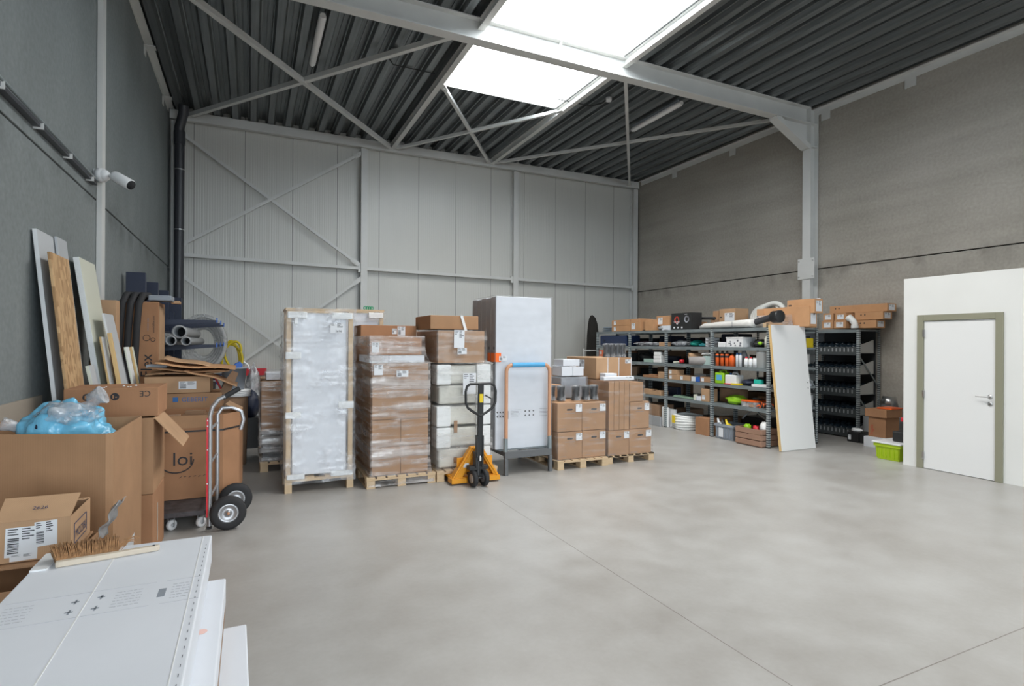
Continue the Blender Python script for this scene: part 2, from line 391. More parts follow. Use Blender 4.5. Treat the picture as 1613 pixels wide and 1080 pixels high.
def carton(label, x0, x1, y0, y1, z0, z1, m=None, group=None, tape='x', name='cardboard_box', cat='box', parent=None, bev=.004, rz=0):
    """closed carton: body mesh plus a tape strip over the top and down the ends"""
    m = m or m_cb
    if parent is None:
        c = ((x0 + x1) / 2, (y0 + y1) / 2, z0)
        T = thing(name, label, cat, c, rz, group)
        hx, hy, h = (x1 - x0) / 2, (y1 - y0) / 2, z1 - z0
        b = MB().box(-hx, hx, -hy, hy, 0, h).build('body', m, T, bevel=bev, world=False)
        if tape:
            t = MB(); e = .0012; tw = min(.03, hy * .4, hx * .4)
            if tape == 'x':
                t.box(-hx - e, hx + e, -tw, tw, h - .001, h + e); t.box(-hx - e, -hx + .001, -tw, tw, h - min(.09, h * .3), h); t.box(hx - .001, hx + e, -tw, tw, h - min(.09, h * .3), h)
            else:
                t.box(-tw, tw, -hy - e, hy + e, h - .001, h + e); t.box(-tw, tw, -hy - e, -hy + .001, h - min(.09, h * .3), h); t.box(-tw, tw, hy - .001, hy + e, h - min(.09, h * .3), h)
            t.build('tape', m_tape, T, world=False)
        return T
    b = MB().box(x0, x1, y0, y1, z0, z1).build(name, m, parent, bevel=bev)
    if label: b['label'] = label
    return b
def open_box(T, poly, z0, z1, th=.006, m=None, name='box_wall', flaps=(), floor=True):
    """open cardboard box from a footprint polygon (counter-clockwise), with optional flaps (edge index, length, angle)"""
    m = m or m_cb; mb = MB(); n = len(poly)
    cx = sum(p[0] for p in poly) / n; cy = sum(p[1] for p in poly) / n
    inn = []
    for p in poly:
        d = Vector((cx - p[0], cy - p[1])).normalized() * th * 1.4; inn.append((p[0] + d.x, p[1] + d.y))
    for i in range(n):
        j = (i + 1) % n; a, b_, c, d = poly[i], poly[j], inn[j], inn[i]
        mb.prism([a, b_, c, d], z0, z1)
    if floor: mb.prism(inn, z0, z0 + th)
    return mb.build(name, m, T)
def flap(T, a, b, length, ang, m=None, inset=.04, th=.005, out=None, name='flap'):
    """flap hinged on the edge a-b; ang 0 = level outwards, 90 = up, -90 = hanging"""
    a, b = Vector(a), Vector(b); e = (b - a).normalized(); o = Vector(out) if out else e.cross(Vector((0, 0, 1)))
    o = (o - e * o.dot(e)).normalized(); upv = Vector((0, 0, 1))
    d = o * math.cos(math.radians(ang)) + upv * math.sin(math.radians(ang)); n = e.cross(d).normalized() * th / 2
    c0, c1 = a + e * .002, b - e * .002; c2, c3 = b - e * inset + d * length, a + e * inset + d * length
    mb = MB(); vs = [p + n for p in (c0, c1, c2, c3)] + [p - n for p in (c0, c1, c2, c3)]
    mb.add(vs, [(0, 1, 2, 3), (7, 6, 5, 4), (0, 4, 5, 1), (1, 5, 6, 2), (2, 6, 7, 3), (3, 7, 4, 0)])
    return mb.build(name, m or m_cb, T)
def film_shell(parent, secs, m, seed=0, amp=.010, name='stretch_film', rows=46, per=26, off=.008, label=None, top=False):
    """wrinkled film hugging a load: secs = [(z, x0, x1, y0, y1), ...] bottom to top"""
    mb = MB(); rings = []
    z0, z1 = secs[0][0], secs[-1][0]
    zs = [z0 + (z1 - z0) * i / rows for i in range(rows + 1)] + [s_[0] for s_ in secs[1:-1]]
    for z in sorted(zs):
        for a, b_ in zip(secs, secs[1:]):
            if a[0] <= z <= b_[0] + 1e-6:
                t = 0 if b_[0] == a[0] else (z - a[0]) / (b_[0] - a[0]); x0, x1, y0, y1 = [a[i] * (1 - t) + b_[i] * t for i in range(1, 5)]; break
        x0 -= off; x1 += off; y0 -= off; y1 += off; pts = []
        for (ax, ay, bx, by) in ((x0, y0, x1, y0), (x1, y0, x1, y1), (x1, y1, x0, y1), (x0, y1, x0, y0)):
            for k in range(per):
                t = k / per; px = ax + (bx - ax) * t; py = ay + (by - ay) * t
                nx, ny = (by - ay), -(bx - ax); L = math.hypot(nx, ny) or 1
                e = min(1, min(t, 1 - t) * 6)
                d = noise.noise(Vector((px * 3 + seed, py * 3, z * 26))) * amp * (.4 + e * .6) + noise.noise(Vector((px * 22, py * 22 + seed, z * 22))) * amp * .35
                d = max(d, -off * .6)
                pts.append((px + nx / L * d, py + ny / L * d, z))
        rings.append(pts)
    n = len(rings[0]); vs = [p for r_ in rings for p in r_]
    fs = [(i * n + k, i * n + (k + 1) % n, (i + 1) * n + (k + 1) % n, (i + 1) * n + k) for i in range(len(rings) - 1) for k in range(n)]
    mb.add(vs, fs, 0, True)
    if top:
        cz = rings[-1][0][2]; mb.add(rings[-1], [tuple(range(n))])
    o = mb.build(name, m, parent)
    if label: o['label'] = label
    return o
def pallet(parent, x0, x1, y0, y1, z0=0, h=.13, name='pallet'):
    """euro style wooden pallet seen end on: three bearers, blocks, deck boards"""
    mb = MB(); bw = .10; ys = (y0, (y0 + y1) / 2 - .06, y1 - .12)
    for x in (x0, (x0 + x1) / 2 - bw / 2, x1 - bw):
        mb.box(x, x + bw, y0, y1, z0, z0 + .018)
        for y in ys: mb.box(x + .003, x + bw - .003, y + .002, y + .12, z0 + .018, z0 + .09)
    for y in ys: mb.box(x0, x1, y, y + .12, z0 + .09, z0 + .108)
    k = 7; wd = (x1 - x0) / (k + (k - 1) * .25)
    for i in range(k):
        x = x0 + i * wd * 1.25; mb.box(x, x + wd, y0, y1, z0 + .108, z0 + h)
    return mb.build(name, m_pine, parent, bevel=.002, seg=1)
# ============================================================ SETTING
XL, XR, YB, YF = -1.54, 10.5, 13.73, -4.0
struct('floor', MB().box(XL - .3, XR + .3, YF - .3, YB + .3, -.2, 0), m_floor)
struct('ground', MB().box(-40, 40, -40, YF - .3, -.25, -.02), mat('asphalt', (.12, .12, .12), .9))
# left wall: precast panels with an open joint at 3.23 m
w_ = MB()
for a, b in ((-.0, 3.225), (3.243, 6.95)):
    for y0, y1 in ((YF - .2, 7.58), (7.60, YB + .2)): w_.box(XL - .2, XL, y0, y1, a, b)
w_.box(XL - .25, XL - .05, YF - .2, YB + .2, 0, 6.9, 1)
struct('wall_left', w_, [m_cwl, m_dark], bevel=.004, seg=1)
w_ = MB()
for a, b in ((-.0, 3.222), (3.242, 6.95)):
    for y0, y1 in ((YF - .2, 7.78), (7.80, YB + .2)): w_.box(XR, XR + .2, y0, y1, a, b)
w_.box(XR + .05, XR + .25, YF - .2, YB + .2, 0, 6.9, 1)
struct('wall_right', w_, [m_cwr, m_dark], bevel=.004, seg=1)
struct('wall_back', MB().box(XL - .2, XR + .2, YB, YB + .15, 0, 6.95), m_panel)
w_ = MB().box(XL - .2, -.8, YF - .2, YF, 0, 6.95).box(3.4, XR + .2, YF - .2, YF, 0, 4.4).box(-.8, 3.4, YF - .2, YF, 3.8, 4.4).box(-.8, 3.0, YF - .2, YF, 4.4, 5.8).box(8.0, XR + .2, YF - .2, YF, 4.4, 5.8).box(-.8, XR + .2, YF - .2, YF, 5.8, 6.95)  # gate and high window openings are added for their light
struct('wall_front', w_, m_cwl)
# corrugated roof deck with the skylight opening
def deck(x0, x1, y0, y1):
    prof = []; p = .3505; x = math.floor((x0 + .65) / p) * p - .65
    P_ = [(-.055, 0), (.055, 0), (.085, .07), (.10, .075), (.105, .145), (.165, .145), (.17, .135), (.18, .135), (.185, .145), (.245, .145), (.25, .075), (.265, .07)]
    while x < x1 + p:
        prof += [(x + a, ZD + z) for a, z in P_]; x += p
    prof = [q for q in prof if x0 - 1e-6 <= q[0] <= x1 + 1e-6]
    prof = [(x0, prof[0][1])] + prof + [(x1, prof[-1][1])]
    return prof
c_ = MB()
def add_deck(x0, x1, y0, y1):
    pr = deck(x0, x1, y0, y1); n = len(pr)
    vs = [(x, y0, z) for x, z in pr] + [(x, y1, z) for x, z in pr]
    c_.add(vs, [(i, i + 1, n + i + 1, n + i) for i in range(n - 1)], 0)
    c_.box(x0, x1, y0, y1, ZD + .150, ZD + .158, 1)
add_deck(XL, SKX0, YF, YB); add_deck(SKX1, XR, YF, YB); add_deck(SKX0, SKX1, SKY1, YB); add_deck(SKX0, SKX1, YF, SKY0)
struct('ceiling', c_, [m_deck, m_dark])
# skylight: white upstand and a barrel vault of clear glazing with bars
g_ = MB()
zc = 6.66
struct('trim_1', MB().box(SKX0 + .001, SKX0 + .02, SKY0 + .001, SKY1 - .001, ZD, 6.66).box(SKX1 - .02, SKX1 - .001, SKY0 + .001, SKY1 - .001, ZD, 6.66).box(SKX0 + .02, SKX1 - .02, SKY1 - .02, SKY1 - .001, ZD, 6.66).box(SKX0 + .02, SKX1 - .02, SKY0 + .001, SKY0 + .02, ZD, 6.66), m_white)
glass = bpy.data.materials.new('opal_glazing'); glass.use_nodes = True
nt = glass.node_tree; tr = nt.nodes.new('ShaderNodeBsdfTransparent'); mx = nt.nodes.new('ShaderNodeMixShader'); mx.inputs[0].default_value = .08
nt.links.new(tr.outputs[0], mx.inputs[1]); nt.links.new(nt.nodes['Principled BSDF'].outputs[0], mx.inputs[2]); nt.links.new(mx.outputs[0], nt.nodes['Material Output'].inputs[0])
nt.nodes['Principled BSDF'].inputs['Roughness'].default_value = .2
win = bpy.data.objects.new('window_1', None); COL.objects.link(win); win.location = ((SKX0 + SKX1) / 2, (SKY0 + SKY1) / 2, zc); win['kind'] = 'structure'
def arch(y, r=1.29, h=.55, n=18, dz=0): return [((SKX0 + SKX1) / 2 - r * math.cos(PI * i / n), y, zc + dz + h * math.sin(PI * i / n)) for i in range(n + 1)]
A, B = arch(SKY0 - .03), arch(SKY1 + .03)
g_.add(A + B, [(i, i + 1, len(A) + i + 1, len(A) + i) for i in range(len(A) - 1)], 0, True)
g_.add(A, [tuple(range(len(A)))]); g_.add(B, [tuple(range(len(B)))])
g_.build('glazing', glass, win)
for i in range(9):
    y = SKY0 + (SKY1 - SKY0) * i / 8
    if i in (2, 4, 6, 8, 0): MB().tube(arch(y, dz=-.01), .016, 6).build('glazing_bar', m_steel, win)

# ------------------------------------------------------------ steelwork
def hbeam(mb, p0, p1, h, b, tf=.012, tw=.008, up=(0, 0, 1)):
    p0, p1, up = Vector(p0), Vector(p1), Vector(up)
    mb.bar(p0 + up * (h / 2 - tf / 2), p1 + up * (h / 2 - tf / 2), b, tf, up); mb.bar(p0 - up * (h / 2 - tf / 2), p1 - up * (h / 2 - tf / 2), b, tf, up)
    mb.bar(p0, p1, tw, h - 2 * tf, up)
T = thing('rafter', 'long grey steel rafter spanning the hall under the skylight', 'beam', (4.5, 7.8, 6.2))
mb = MB(); hbeam(mb, (XL + .005, 7.8, 6.33), (10.25, 7.8, 6.33), .33, .19, .018, .01); mb.build('beam', m_steel, T)
mb = MB()
for x in (4.45,): mb.box(x - .006, x + .006, 7.71, 7.89, 6.18, 6.49)
mb.build('stiffener', m_white, T)
mb = MB(); mb.prism([(9.42, 6.16), (10.26, 5.74), (10.26, 5.66), (10.2, 5.66), (9.30, 6.11), (9.30, 6.16)], 7.71, 7.89, axis='y')
mb.build('haunch', m_steel, T)
mb = MB(); mb.prism([(9.42, 6.16), (10.26, 5.74), (10.26, 6.16)], 7.795, 7.805, axis='y'); mb.build('haunch_web', m_steel, T)
T = thing('steel_column', 'light grey steel column against the right concrete wall, above the racking', 'column', (10.37, 7.79, 0))
mb = MB(); mb.box(10.255, 10.27, 7.70, 7.88, 0, 6.49).box(10.47, 10.485, 7.70, 7.88, 0, 6.49).box(10.27, 10.47, 7.785, 7.795, 0, 6.49); mb.build('profile', m_steel, T)
MB().box(10.27, 10.47, 7.705, 7.875, 5.70, 5.715).box(10.27, 10.47, 7.705, 7.875, 6.16, 6.175).build('stiffener', m_steel, T)
mb = MB().box(10.235, 10.25, 7.60, 7.97, 3.02, 3.44); mb.build('splice_plate', m_steel, T, bevel=.003)
mb = MB()
for y in (7.63, 7.94):
    for z in (3.07, 3.39): mb.cyl((10.222, y, z), (10.235, y, z), .013, 8)
mb.build('bolt', m_brushed, T)
T = thing('steel_column', 'light grey steel column on the left concrete wall behind the camera mount', 'column', (-1.47, 7.6, 0))
mb = MB(); mb.box(-1.535, -1.485, 7.53, 7.69, 0, 6.49); mb.build('profile', m_steel, T)
for u, lab in ((-1.44, 'slim grey corner column behind the dark downpipe'), (2.45, 'grey wall column at the right end of the cross braces'), (6.44, 'grey wall column above the tall white cartons'), (10.38, 'grey column in the far right corner of the hall')):
    mb = MB(); w0 = .075 if u > 0 else .05
    mb.box(u - w0, u + w0, 13.52, 13.532, 0, 6.28).box(u - w0, u + w0, 13.70, 13.712, 0, 6.28).box(u - .005, u + .005, 13.532, 13.70, 0, 6.28)
    tag(mb.build('wall_column', m_steel), lab, 'column')
mb = MB(); hbeam(mb, (XL + .02, 13.6, 6.41), (XR - .02, 13.6, 6.41), .16, .2, .012, .01)
mb.box(XL + .02, XR - .02, 13.495, 13.51, 6.30, 6.49)
tag(mb.build('eaves_beam', m_steel), 'grey steel beam along the top of the far panel wall', 'beam')
T = thing('girt', 'horizontal grey rail crossing the far wall at mid height', 'rail', (4.5, 13.6, 3.36))
for x0, x1, z0, z1 in ((-1.36, 2.37, 3.50, 3.44), (2.53, 6.36, 3.44, 3.40), (6.52, 10.3, 3.40, 3.36)):
    mb = MB(); mb.bar((x0, 13.6, z0), (x1, 13.6, z1), .1, .07); mb.build('rail_section', m_steel, T)
    mb = MB(); mb.bar((x1 - .02, 13.56, z1 + .07), (x1 - .02, 13.56, z1 - .1), .06, .03, (0, 1, 0)); mb.build('cleat', m_steel, T)
for x, lab in ((3.11, 'grey longitudinal roof beam along the left edge of the skylight'), (5.73, 'grey longitudinal roof beam along the right edge of the skylight')):
    mb = MB(); s_ = -1 if x < 4 else 1
    mb.box(x - .05, x + .05, YF, YB - .25, 6.36, 6.37).box(x - .005, x + .005, YF, YB - .25, 6.37, 6.49).box(x - .05, x + .05, YF, YB - .25, 6.49, 6.499)
    tag(mb.build('roof_purlin', m_steel), lab, 'beam')
def brace(p0, p1, lab, w0=.06, cat='brace'):
    p0, p1 = Vector(p0), Vector(p1); d = (p1 - p0).normalized()
    T = thing('roof_brace' if p0.z > 6 and p1.z > 6 else 'wall_brace', lab, cat, tuple((p0 + p1) / 2))
    n = Vector((0, 0, 1)) if p0.z > 6 and p1.z > 6 else Vector((0, 1, 0))
    mb = MB(); mb.bar(p0, p1, w0, .006, n); sd = d.cross(n) * (w0 / 2); sd = -sd if n.y > .5 and sd.z > 0 else sd; mb.bar(p0 + sd + n * w0 / 2, p1 + sd + n * w0 / 2, .006, w0, n); mb.build('angle_bar', m_steel, T)
    for p, e in ((p0, d), (p1, -d)):
        mb = MB(); mb.bar(p - e * .12 + n * .01, p + e * .14 + n * .01, .1, .008, n)
        for k in (.02, .09): mb.cyl(p + e * k - n * .012, p + e * k + n * .0, .014, 6)
        mb.build('gusset', m_steel, T)
zb = 6.33
brace((-1.40, 7.95, zb), (2.98, 13.35, zb), 'roof brace crossing left of the skylight, running from the rafter down to the purlin foot', .08)
brace((-1.15, 13.42, zb + .02), (2.95, 7.95, zb + .02), 'roof brace crossing left of the skylight, running from the far left corner to the rafter', .08)
brace((3.25, 13.3, zb), (5.6, 9.85, zb), 'short roof brace beyond the skylight rising to the right', .06)
brace((3.2, 9.85, zb + .02), (5.55, 13.35, zb + .02), 'short roof brace beyond the skylight falling to the right', .06)
brace((5.86, 7.95, zb), (10.05, 13.4, zb), 'roof brace right of the skylight that hangs nearly upright in view', .06)
brace((5.85, 13.3, zb + .02), (10.15, 7.95, zb + .02), 'roof brace right of the skylight that ends at the haunch of the right column', .06)
def P(u, v, Y=13.56): return on_y(u, v, Y)
brace(P(284, 208), P(562, 414), 'upper wall brace falling from the downpipe to the mid rail', .06)
brace(P(284, 386, 13.53), P(566, 243, 13.53), 'upper wall brace rising from the downpipe to the wall column', .06)
brace(P(284, 432), P(562, 632), 'lower wall brace falling behind the wrapped crates', .06)
brace(P(366, 580, 13.53), P(564, 442, 13.53), 'lower wall brace rising to the foot of the wall column joint', .06)
# edge angles under the deck and their brackets
mb = MB().box(XL + .001, XL + .012, YF, YB - .3, 6.40, 6.49).box(XL + .001, XL + .10, YF, YB - .3, 6.475, 6.49)
struct('trim_2', mb, m_steel)
mb = MB().box(XR - .012, XR - .001, YF, YB - .3, 6.37, 6.49).box(XR - .10, XR - .001, YF, YB - .3, 6.475, 6.49)
struct('trim_3', mb, m_steel)
k_ = ['closest to the room front', 'above the office box', 'between office and column', 'beyond the right column', 'nearest the far right corner']
for i, y in enumerate((1.9, 5.95, 7.55, 9.95, 11.98)):
    tag(MB().box(XR - .02, XR - .003, y - .09, y + .09, 6.22, 6.42).build('roof_bracket', m_steel), 'small steel roof bracket on the right wall ' + k_[i], 'bracket')
for i, y in enumerate((8.5, 10.55, 12.6)):
    tag(MB().box(XL + .003, XL + .16, y - .07, y + .07, 6.36, 6.375).box(XL + .003, XL + .018, y - .07, y + .07, 6.22, 6.375).build('roof_bracket', m_steel), 'small steel roof bracket on the left wall, ' + ('nearest the rafter', 'halfway to the corner', 'close to the downpipe')[i], 'bracket')
# downpipe
T = thing('downpipe', 'thick dark grey rainwater downpipe in the far left corner', 'pipe', (-1.33, 13.35, 0))
mb = MB().tube([(-1.33, 13.42, 0), (-1.33, 13.42, 5.95), (-1.33, 13.40, 6.1), (-1.25, 13.25, 6.35), (-1.24, 13.2, 6.5)], .092, 20); mb.build('pipe', m_pipe, T)
for z in (1.6, 3.98, 5.22): MB().tube([(-1.33, 13.42, z), (-1.33, 13.42, z + .02)], .098, 20).build('pipe_clamp', m_brushed, T)
MB().tube([(-1.33, 13.42, 5.75), (-1.33, 13.42, 6.02)], .105, 20).build('socket', m_pipe, T)
# cable tray on the left wall
T = thing('cable_tray', 'dark cable tray running along the left wall to the camera', 'cable tray', (-1.50, 4.5, 3.34))
MB().box(XL + .002, XL + .05, YF + .3, 7.34, 3.35, 3.38).build('tray', m_pipe, T)
MB().tube([(XL + .06, YF + .3, 3.39), (XL + .06, 4, 3.395), (XL + .06, 7.33, 3.39)], .012, 6).build('cable', m_galv, T)
for k in range(6): y = 3.2 + k * .78; MB().box(XL + .001, XL + .07, y, y + .012, 3.335, 3.40).build('tray_clip', m_steel, T)
# camera
cy_, cz_ = 7.42, 3.48
T = thing('security_camera', 'white bullet security camera mounted on the left wall column', 'camera', (-1.42, cy_, cz_))
mb = MB(); mb.lathe([(0, -.005), (.075, -.005), (.075, .05), (.062, .055), (.062, .06), (.055, .085), (.03, .11), (0, .112)], (-1.49, cy_, cz_), (.9, -.42, 0)); mb.box(-1.54, -1.45, cy_ - .02, cy_ + .06, cz_ - .06, cz_ + .06); mb.build('mount', m_whitep, T)
MB().tube([(-1.41, cy_ - .03, cz_), (-1.30, cy_ - .115, cz_ - .035)], .018, 10).build('arm', m_whitep, T)
d = Vector((.78, -.50, -.50)).normalized(); p = Vector((-1.35, cy_ - .08, cz_ - .0))
mb = MB(); mb.lathe([(0, 0), (.035, 0), (.052, .015), (.056, .04), (.058, .24), (.05, .245)], p, d); mb.build('housing', m_whitep, T)
MB().lathe([(0, .238), (.050, .238), (.050, .252), (0, .252)], p, d).build('lens_face', m_dark, T)
# office cubicle
struct('wall_office', MB().box(8.39, 8.49, 4.64, 4.83, 0, 2.62).box(8.39, 8.49, YF + .01, 3.67, 0, 2.62).box(8.39, 8.49, 3.67, 4.64, 2.10, 2.62).box(8.49, XR - .005, 4.73, 4.83, 0, 2.62).box(8.49, XR - .005, YF + .01, 4.73, 2.52, 2.62), m_whitewall)
dr = bpy.data.objects.new('door_1', None); COL.objects.link(dr); dr.location = (8.4, 4.15, 0); dr['kind'] = 'structure'
mb = MB(); x0, x1 = 8.365, 8.50
for a, b in ((4.565, 4.645), (3.665, 3.745)): mb.box(x0, x1, a, b, 0, 2.10)
mb.box(x0, x1, 3.745, 4.565, 2.02, 2.10); mb.build('door_frame', m_khaki, dr, bevel=.004)
MB().box(8.385, 8.425, 3.748, 4.562, .006, 2.017).build('door_leaf', m_whitedoor, dr, bevel=.003)
mb = MB()
for z in (.18, 1.02, 1.85): mb.box(8.362, 8.385, 4.55, 4.572, z - .05, z + .05)
mb.build('hinge', m_brushed, dr)
mb = MB(); mb.lathe([(0, 0), (.026, 0), (.026, .008), (0, .008)], (8.385, 3.80, 1.045), (-1, 0, 0)); mb.tube([(8.38, 3.80, 1.045), (8.335, 3.80, 1.045), (8.332, 3.81, 1.045), (8.332, 3.935, 1.045)], .0085, 10); mb.build('handle', m_brushed, dr)
mb = MB(); mb.lathe([(0, 0), (.026, 0), (.026, .008), (0, .008)], (8.385, 3.80, .955), (-1, 0, 0)); mb.build('lock_rose', m_brushed, dr)
MB().cyl((8.378, 3.80, .955), (8.372, 3.80, .955), .009, 10).build('keyhole', m_ink, dr)
# lights and detectors on the deck
for x, y0, y1, lab in ((.94, 8.53, 10.12, 'fluorescent tube lamp on the roof deck left of the skylight'), (7.66, 8.55, 10.12, 'fluorescent tube lamp on the roof deck right of the skylight')):
    T = thing('tube_lamp', lab, 'lamp', (x, (y0 + y1) / 2, 6.37))
    mb = MB(); mb.tube([(x, y0, 6.42), (x, y0 + .05, 6.42), (x, y1 - .05, 6.42), (x, y1, 6.42)], [.04, .055, .055, .04], 14); mb.build('diffuser', m_lamp, T)
    MB().box(x - .045, x + .045, y0 + .06, y1 - .06, 6.44, 6.497).build('housing', m_greyp, T)
for x, y, lab, s_ in ((2.12, 9.15, 'small white smoke detector on the deck left of the skylight', 1), (6.32, 9.1, 'small white smoke detector on the deck right of the skylight', -1)):
    T = thing('smoke_detector', lab, 'detector', (x, y, 6.38))
    MB().lathe([(0, -.02), (.05, -.015), (.06, .02), (.06, .06), (0, .06)], (x, y, 6.42), n=16).build('housing', m_whitep, T)
    MB().tube([(x, y, 6.485), (x - .05 * s_, y + .28, 6.49), (x + .1 * s_, y + .5, 6.485), (x + .85 * s_, y + .5, 6.485)], .01, 6).build('cable', m_black, T)
# ============================================================ WRAPPED PALLET LOADS
# crate of white panels in a pine frame, front face at Y 6.67
def frame_crate(label, x0, x1, yf, yb, ztop, strong=True):
    T = thing('wrapped_crate', label, 'crate', ((x0 + x1) / 2, (yf + yb) / 2, 0))
    zb_ = .12
    for x in (x0, x1 - .075):
        for y in (yf, yb - .08): MB().box(x, x + .075, y, y + .08, .0 if y < yb - .2 else .0, zb_).build('foot_block', m_pine, T, bevel=.002)
    mb = MB().box(x0, x1, yf + .01, yf + .09, zb_, zb_ + .03).box(x0, x1, yb - .09, yb - .01, zb_, zb_ + .03)
    for k in range(4): x = x0 + k * (x1 - x0 - .1) / 3; mb.box(x, x + .1, yf + .01, yb - .01, zb_ + .03, zb_ + .045)
    mb.build('base', m_pine, T)
    for x in (x0 + .01, x1 - .06):
        for y in (yf + .012, yb - .055): MB().box(x, x + .05, y, y + .045, zb_ + .045, ztop - .025).build('upright', m_pine, T, bevel=.002)
    mb = MB().box(x0, x1, yf + .005, yf + .055, ztop - .025, ztop).box(x0, x1, yb - .055, yb - .005, ztop - .025, ztop).box(x0, x0 + .06, yf + .05, yb - .05, ztop - .025, ztop).box(x1 - .06, x1, yf + .05, yb - .05, ztop - .025, ztop)
    mb.build('top_rail', m_pine, T)
    MB().box(x0 + .075, x1 - .075, yf + .05, yb - .06, zb_ + .06, ztop - .05).build('white_panel', m_wbox, T, bevel=.012)
    f = yf - .004
    def pad(a, b, z0, z1): MB().box(a, b, f - .012, yf + .03, z0, z1).build('foam_pad', m_foamw, T, bevel=.008)
    W = x1 - x0
    pad(x0 + .02, x0 + W * .30, ztop - .115, ztop - .04); pad(x0 + W * .66, x1 - .02, ztop - .115, ztop - .04)
    pad(x0 + .02, x0 + W * .28, zb_ + .03, zb_ + .085); pad(x0 + W * .66, x1 - .01, zb_ + .03, zb_ + .085)
    if strong:
        pad(x0 + .0, x0 + W * .22, 1.49, 1.57); pad(x0 + .0, x0 + W * .22, .83, .90); pad(x0 + W * .77, x1 + .0, .92, 1.0); pad(x0 + .09, x0 + W * .17, 1.88, 1.95)
    return T
T = frame_crate('tall pine-framed crate of white panels under clear film, leftmost in the front row', .36, 1.10, 6.67, 7.20, 2.06)
film_shell(T, [(.10, .36, 1.10, 6.66, 7.2), (.5, .36, 1.10, 6.67, 7.2), (2.065, .355, 1.10, 6.655, 7.2)], m_film2, 3, amp=.035, off=.02, rows=60, per=34)
sticker(T, (.83, 6.635, 1.785), (1, 0, 0), (0, 0, 1), .15, .115, 4, 2); text(T, '3696', (.885, 6.634, 1.795), (1, 0, 0), (0, 0, 1), .036, m_ink)
T = frame_crate('second pine-framed crate with grey panels, standing behind the tall film-wrapped one', 1.05, 1.69, 7.78, 8.25, 2.13, False)
film_shell(T, [(.12, 1.05, 1.69, 7.78, 8.25), (2.13, 1.05, 1.69, 7.78, 8.25)], m_film4, 5, amp=.01, off=.02)
mb = MB()
for k in range(4): mb.tube([(1.46 + .03 * k + .022 * math.cos(a), 7.95, 2.16 + .022 * math.sin(a)) for a in [i * PI / 4 for i in range(8)]], .007, 6, closed=True)
tag(mb.build('green_tape_coil', mat('green_strap', (.02, .3, .13), .4)), 'bunched green strap lying on top of the rear pine crate', 'strap')
# brown load far left, behind
T = thing('wrapped_pallet', 'dark film-wrapped brown load half hidden left of the pine crate', 'pallet load', (.5, 8.45, 0))
pallet(T, .13, .93, 7.9, 9.1)
carton('', .16, .9, 7.95, 9.0, .13, .52, m_black, parent=T, name='dark_carton'); carton('', .14, .9, 7.93, 9.0, .52, 1.17, m_cb, parent=T, name='carton')
film_shell(T, [(.10, .13, .92, 7.92, 9.05), (1.17, .13, .92, 7.92, 9.05)], m_film, 8, amp=.018)
T = thing('wrapped_box', 'pale wrapped white packet on the dark load left of the pine crate', 'package', (.5, 8.2, 1.17))
carton('', .2, .7, 7.98, 8.5, 1.185, 1.27, m_wbox, parent=T, name='packet'); film_shell(T, [(1.185, .17, .74, 7.97, 8.55), (1.30, .22, .70, 8.0, 8.5)], m_film2, 9, amp=.02, rows=10, top=True)
# brown load behind, between crate and pallet two
T = thing('wrapped_pallet', 'brown cartons on a pallet glimpsed between the pine crate and the tallest brown load', 'pallet load', (1.6, 8.9, 0))
pallet(T, 1.2, 2.0, 8.4, 9.5)
for k in range(3): carton('', 1.22, 1.98, 8.42, 9.4, .14 + k * .36, .49 + k * .36, m_cb, parent=T, name='carton')

# load two
T = thing('wrapped_pallet', 'tall load of brown cartons in shiny film, between pine crate and white foam load', 'pallet load', (1.64, 7.1, 0))
pallet(T, 1.22, 2.04, 6.5, 7.7)
for a, b, z0, z1 in ((1.285, 1.615, .14, .46), (1.62, 1.95, .14, .46), (1.285, 1.615, .465, .78), (1.62, 1.95, .465, .78)):
    carton('', a, b, 6.53, 7.1, z0, z1, m_cb, parent=T, name='carton')
carton('', 1.285, 1.95, 7.11, 7.68, .14, .78, m_cb, parent=T, name='carton')
carton('', 1.285, 1.95, 6.53, 7.1, .785, 1.44, m_cb, parent=T, name='carton'); carton('', 1.285, 1.95, 7.11, 7.68, .785, 1.44, m_cb, parent=T, name='carton')
carton('', 1.25, 1.47, 6.52, 7.2, 1.445, 1.53, m_wbox, parent=T, name='flat_carton'); carton('', 1.475, 1.90, 6.52, 7.2, 1.445, 1.53, m_wbox, parent=T, name='flat_carton')
carton('', 1.255, 1.87, 6.54, 7.12, 1.535, 1.75, m_cb3, parent=T, name='carton')
carton('', 1.26, 1.97, 7.14, 7.66, 1.445, 1.90, m_cb3, parent=T, name='carton')
sticker(T, (1.65, 7.137, 1.79), (1, 0, 0), (0, 0, 1), .06, .07, 2); sticker(T, (1.72, 7.137, 1.77), (1, 0, 0), (0, 0, 1), .10, .12, 3)
film_shell(T, [(.02, 1.24, 2.01, 6.51, 7.68), (.14, 1.27, 1.98, 6.52, 7.69), (.3, 1.275, 1.96, 6.52, 7.69), (1.45, 1.275, 1.96, 6.52, 7.69), (1.54, 1.25, 1.90, 6.51, 7.68), (1.76, 1.25, 1.885, 6.52, 7.68)], m_film, 12, amp=.014, off=.012, rows=70, per=34)
sticker(T, (1.27, 6.50, 1.565), (1, 0, 0), (0, 0, 1), .085, .115, 5, 2); sticker(T, (1.295, 6.49, 1.305), (1, 0, 0), (0, 0, 1), .10, .12, 6, 2); sticker(T, (1.555, 6.488, 1.28), (1, 0, 0), (0, 0, 1), .14, .075, 7)
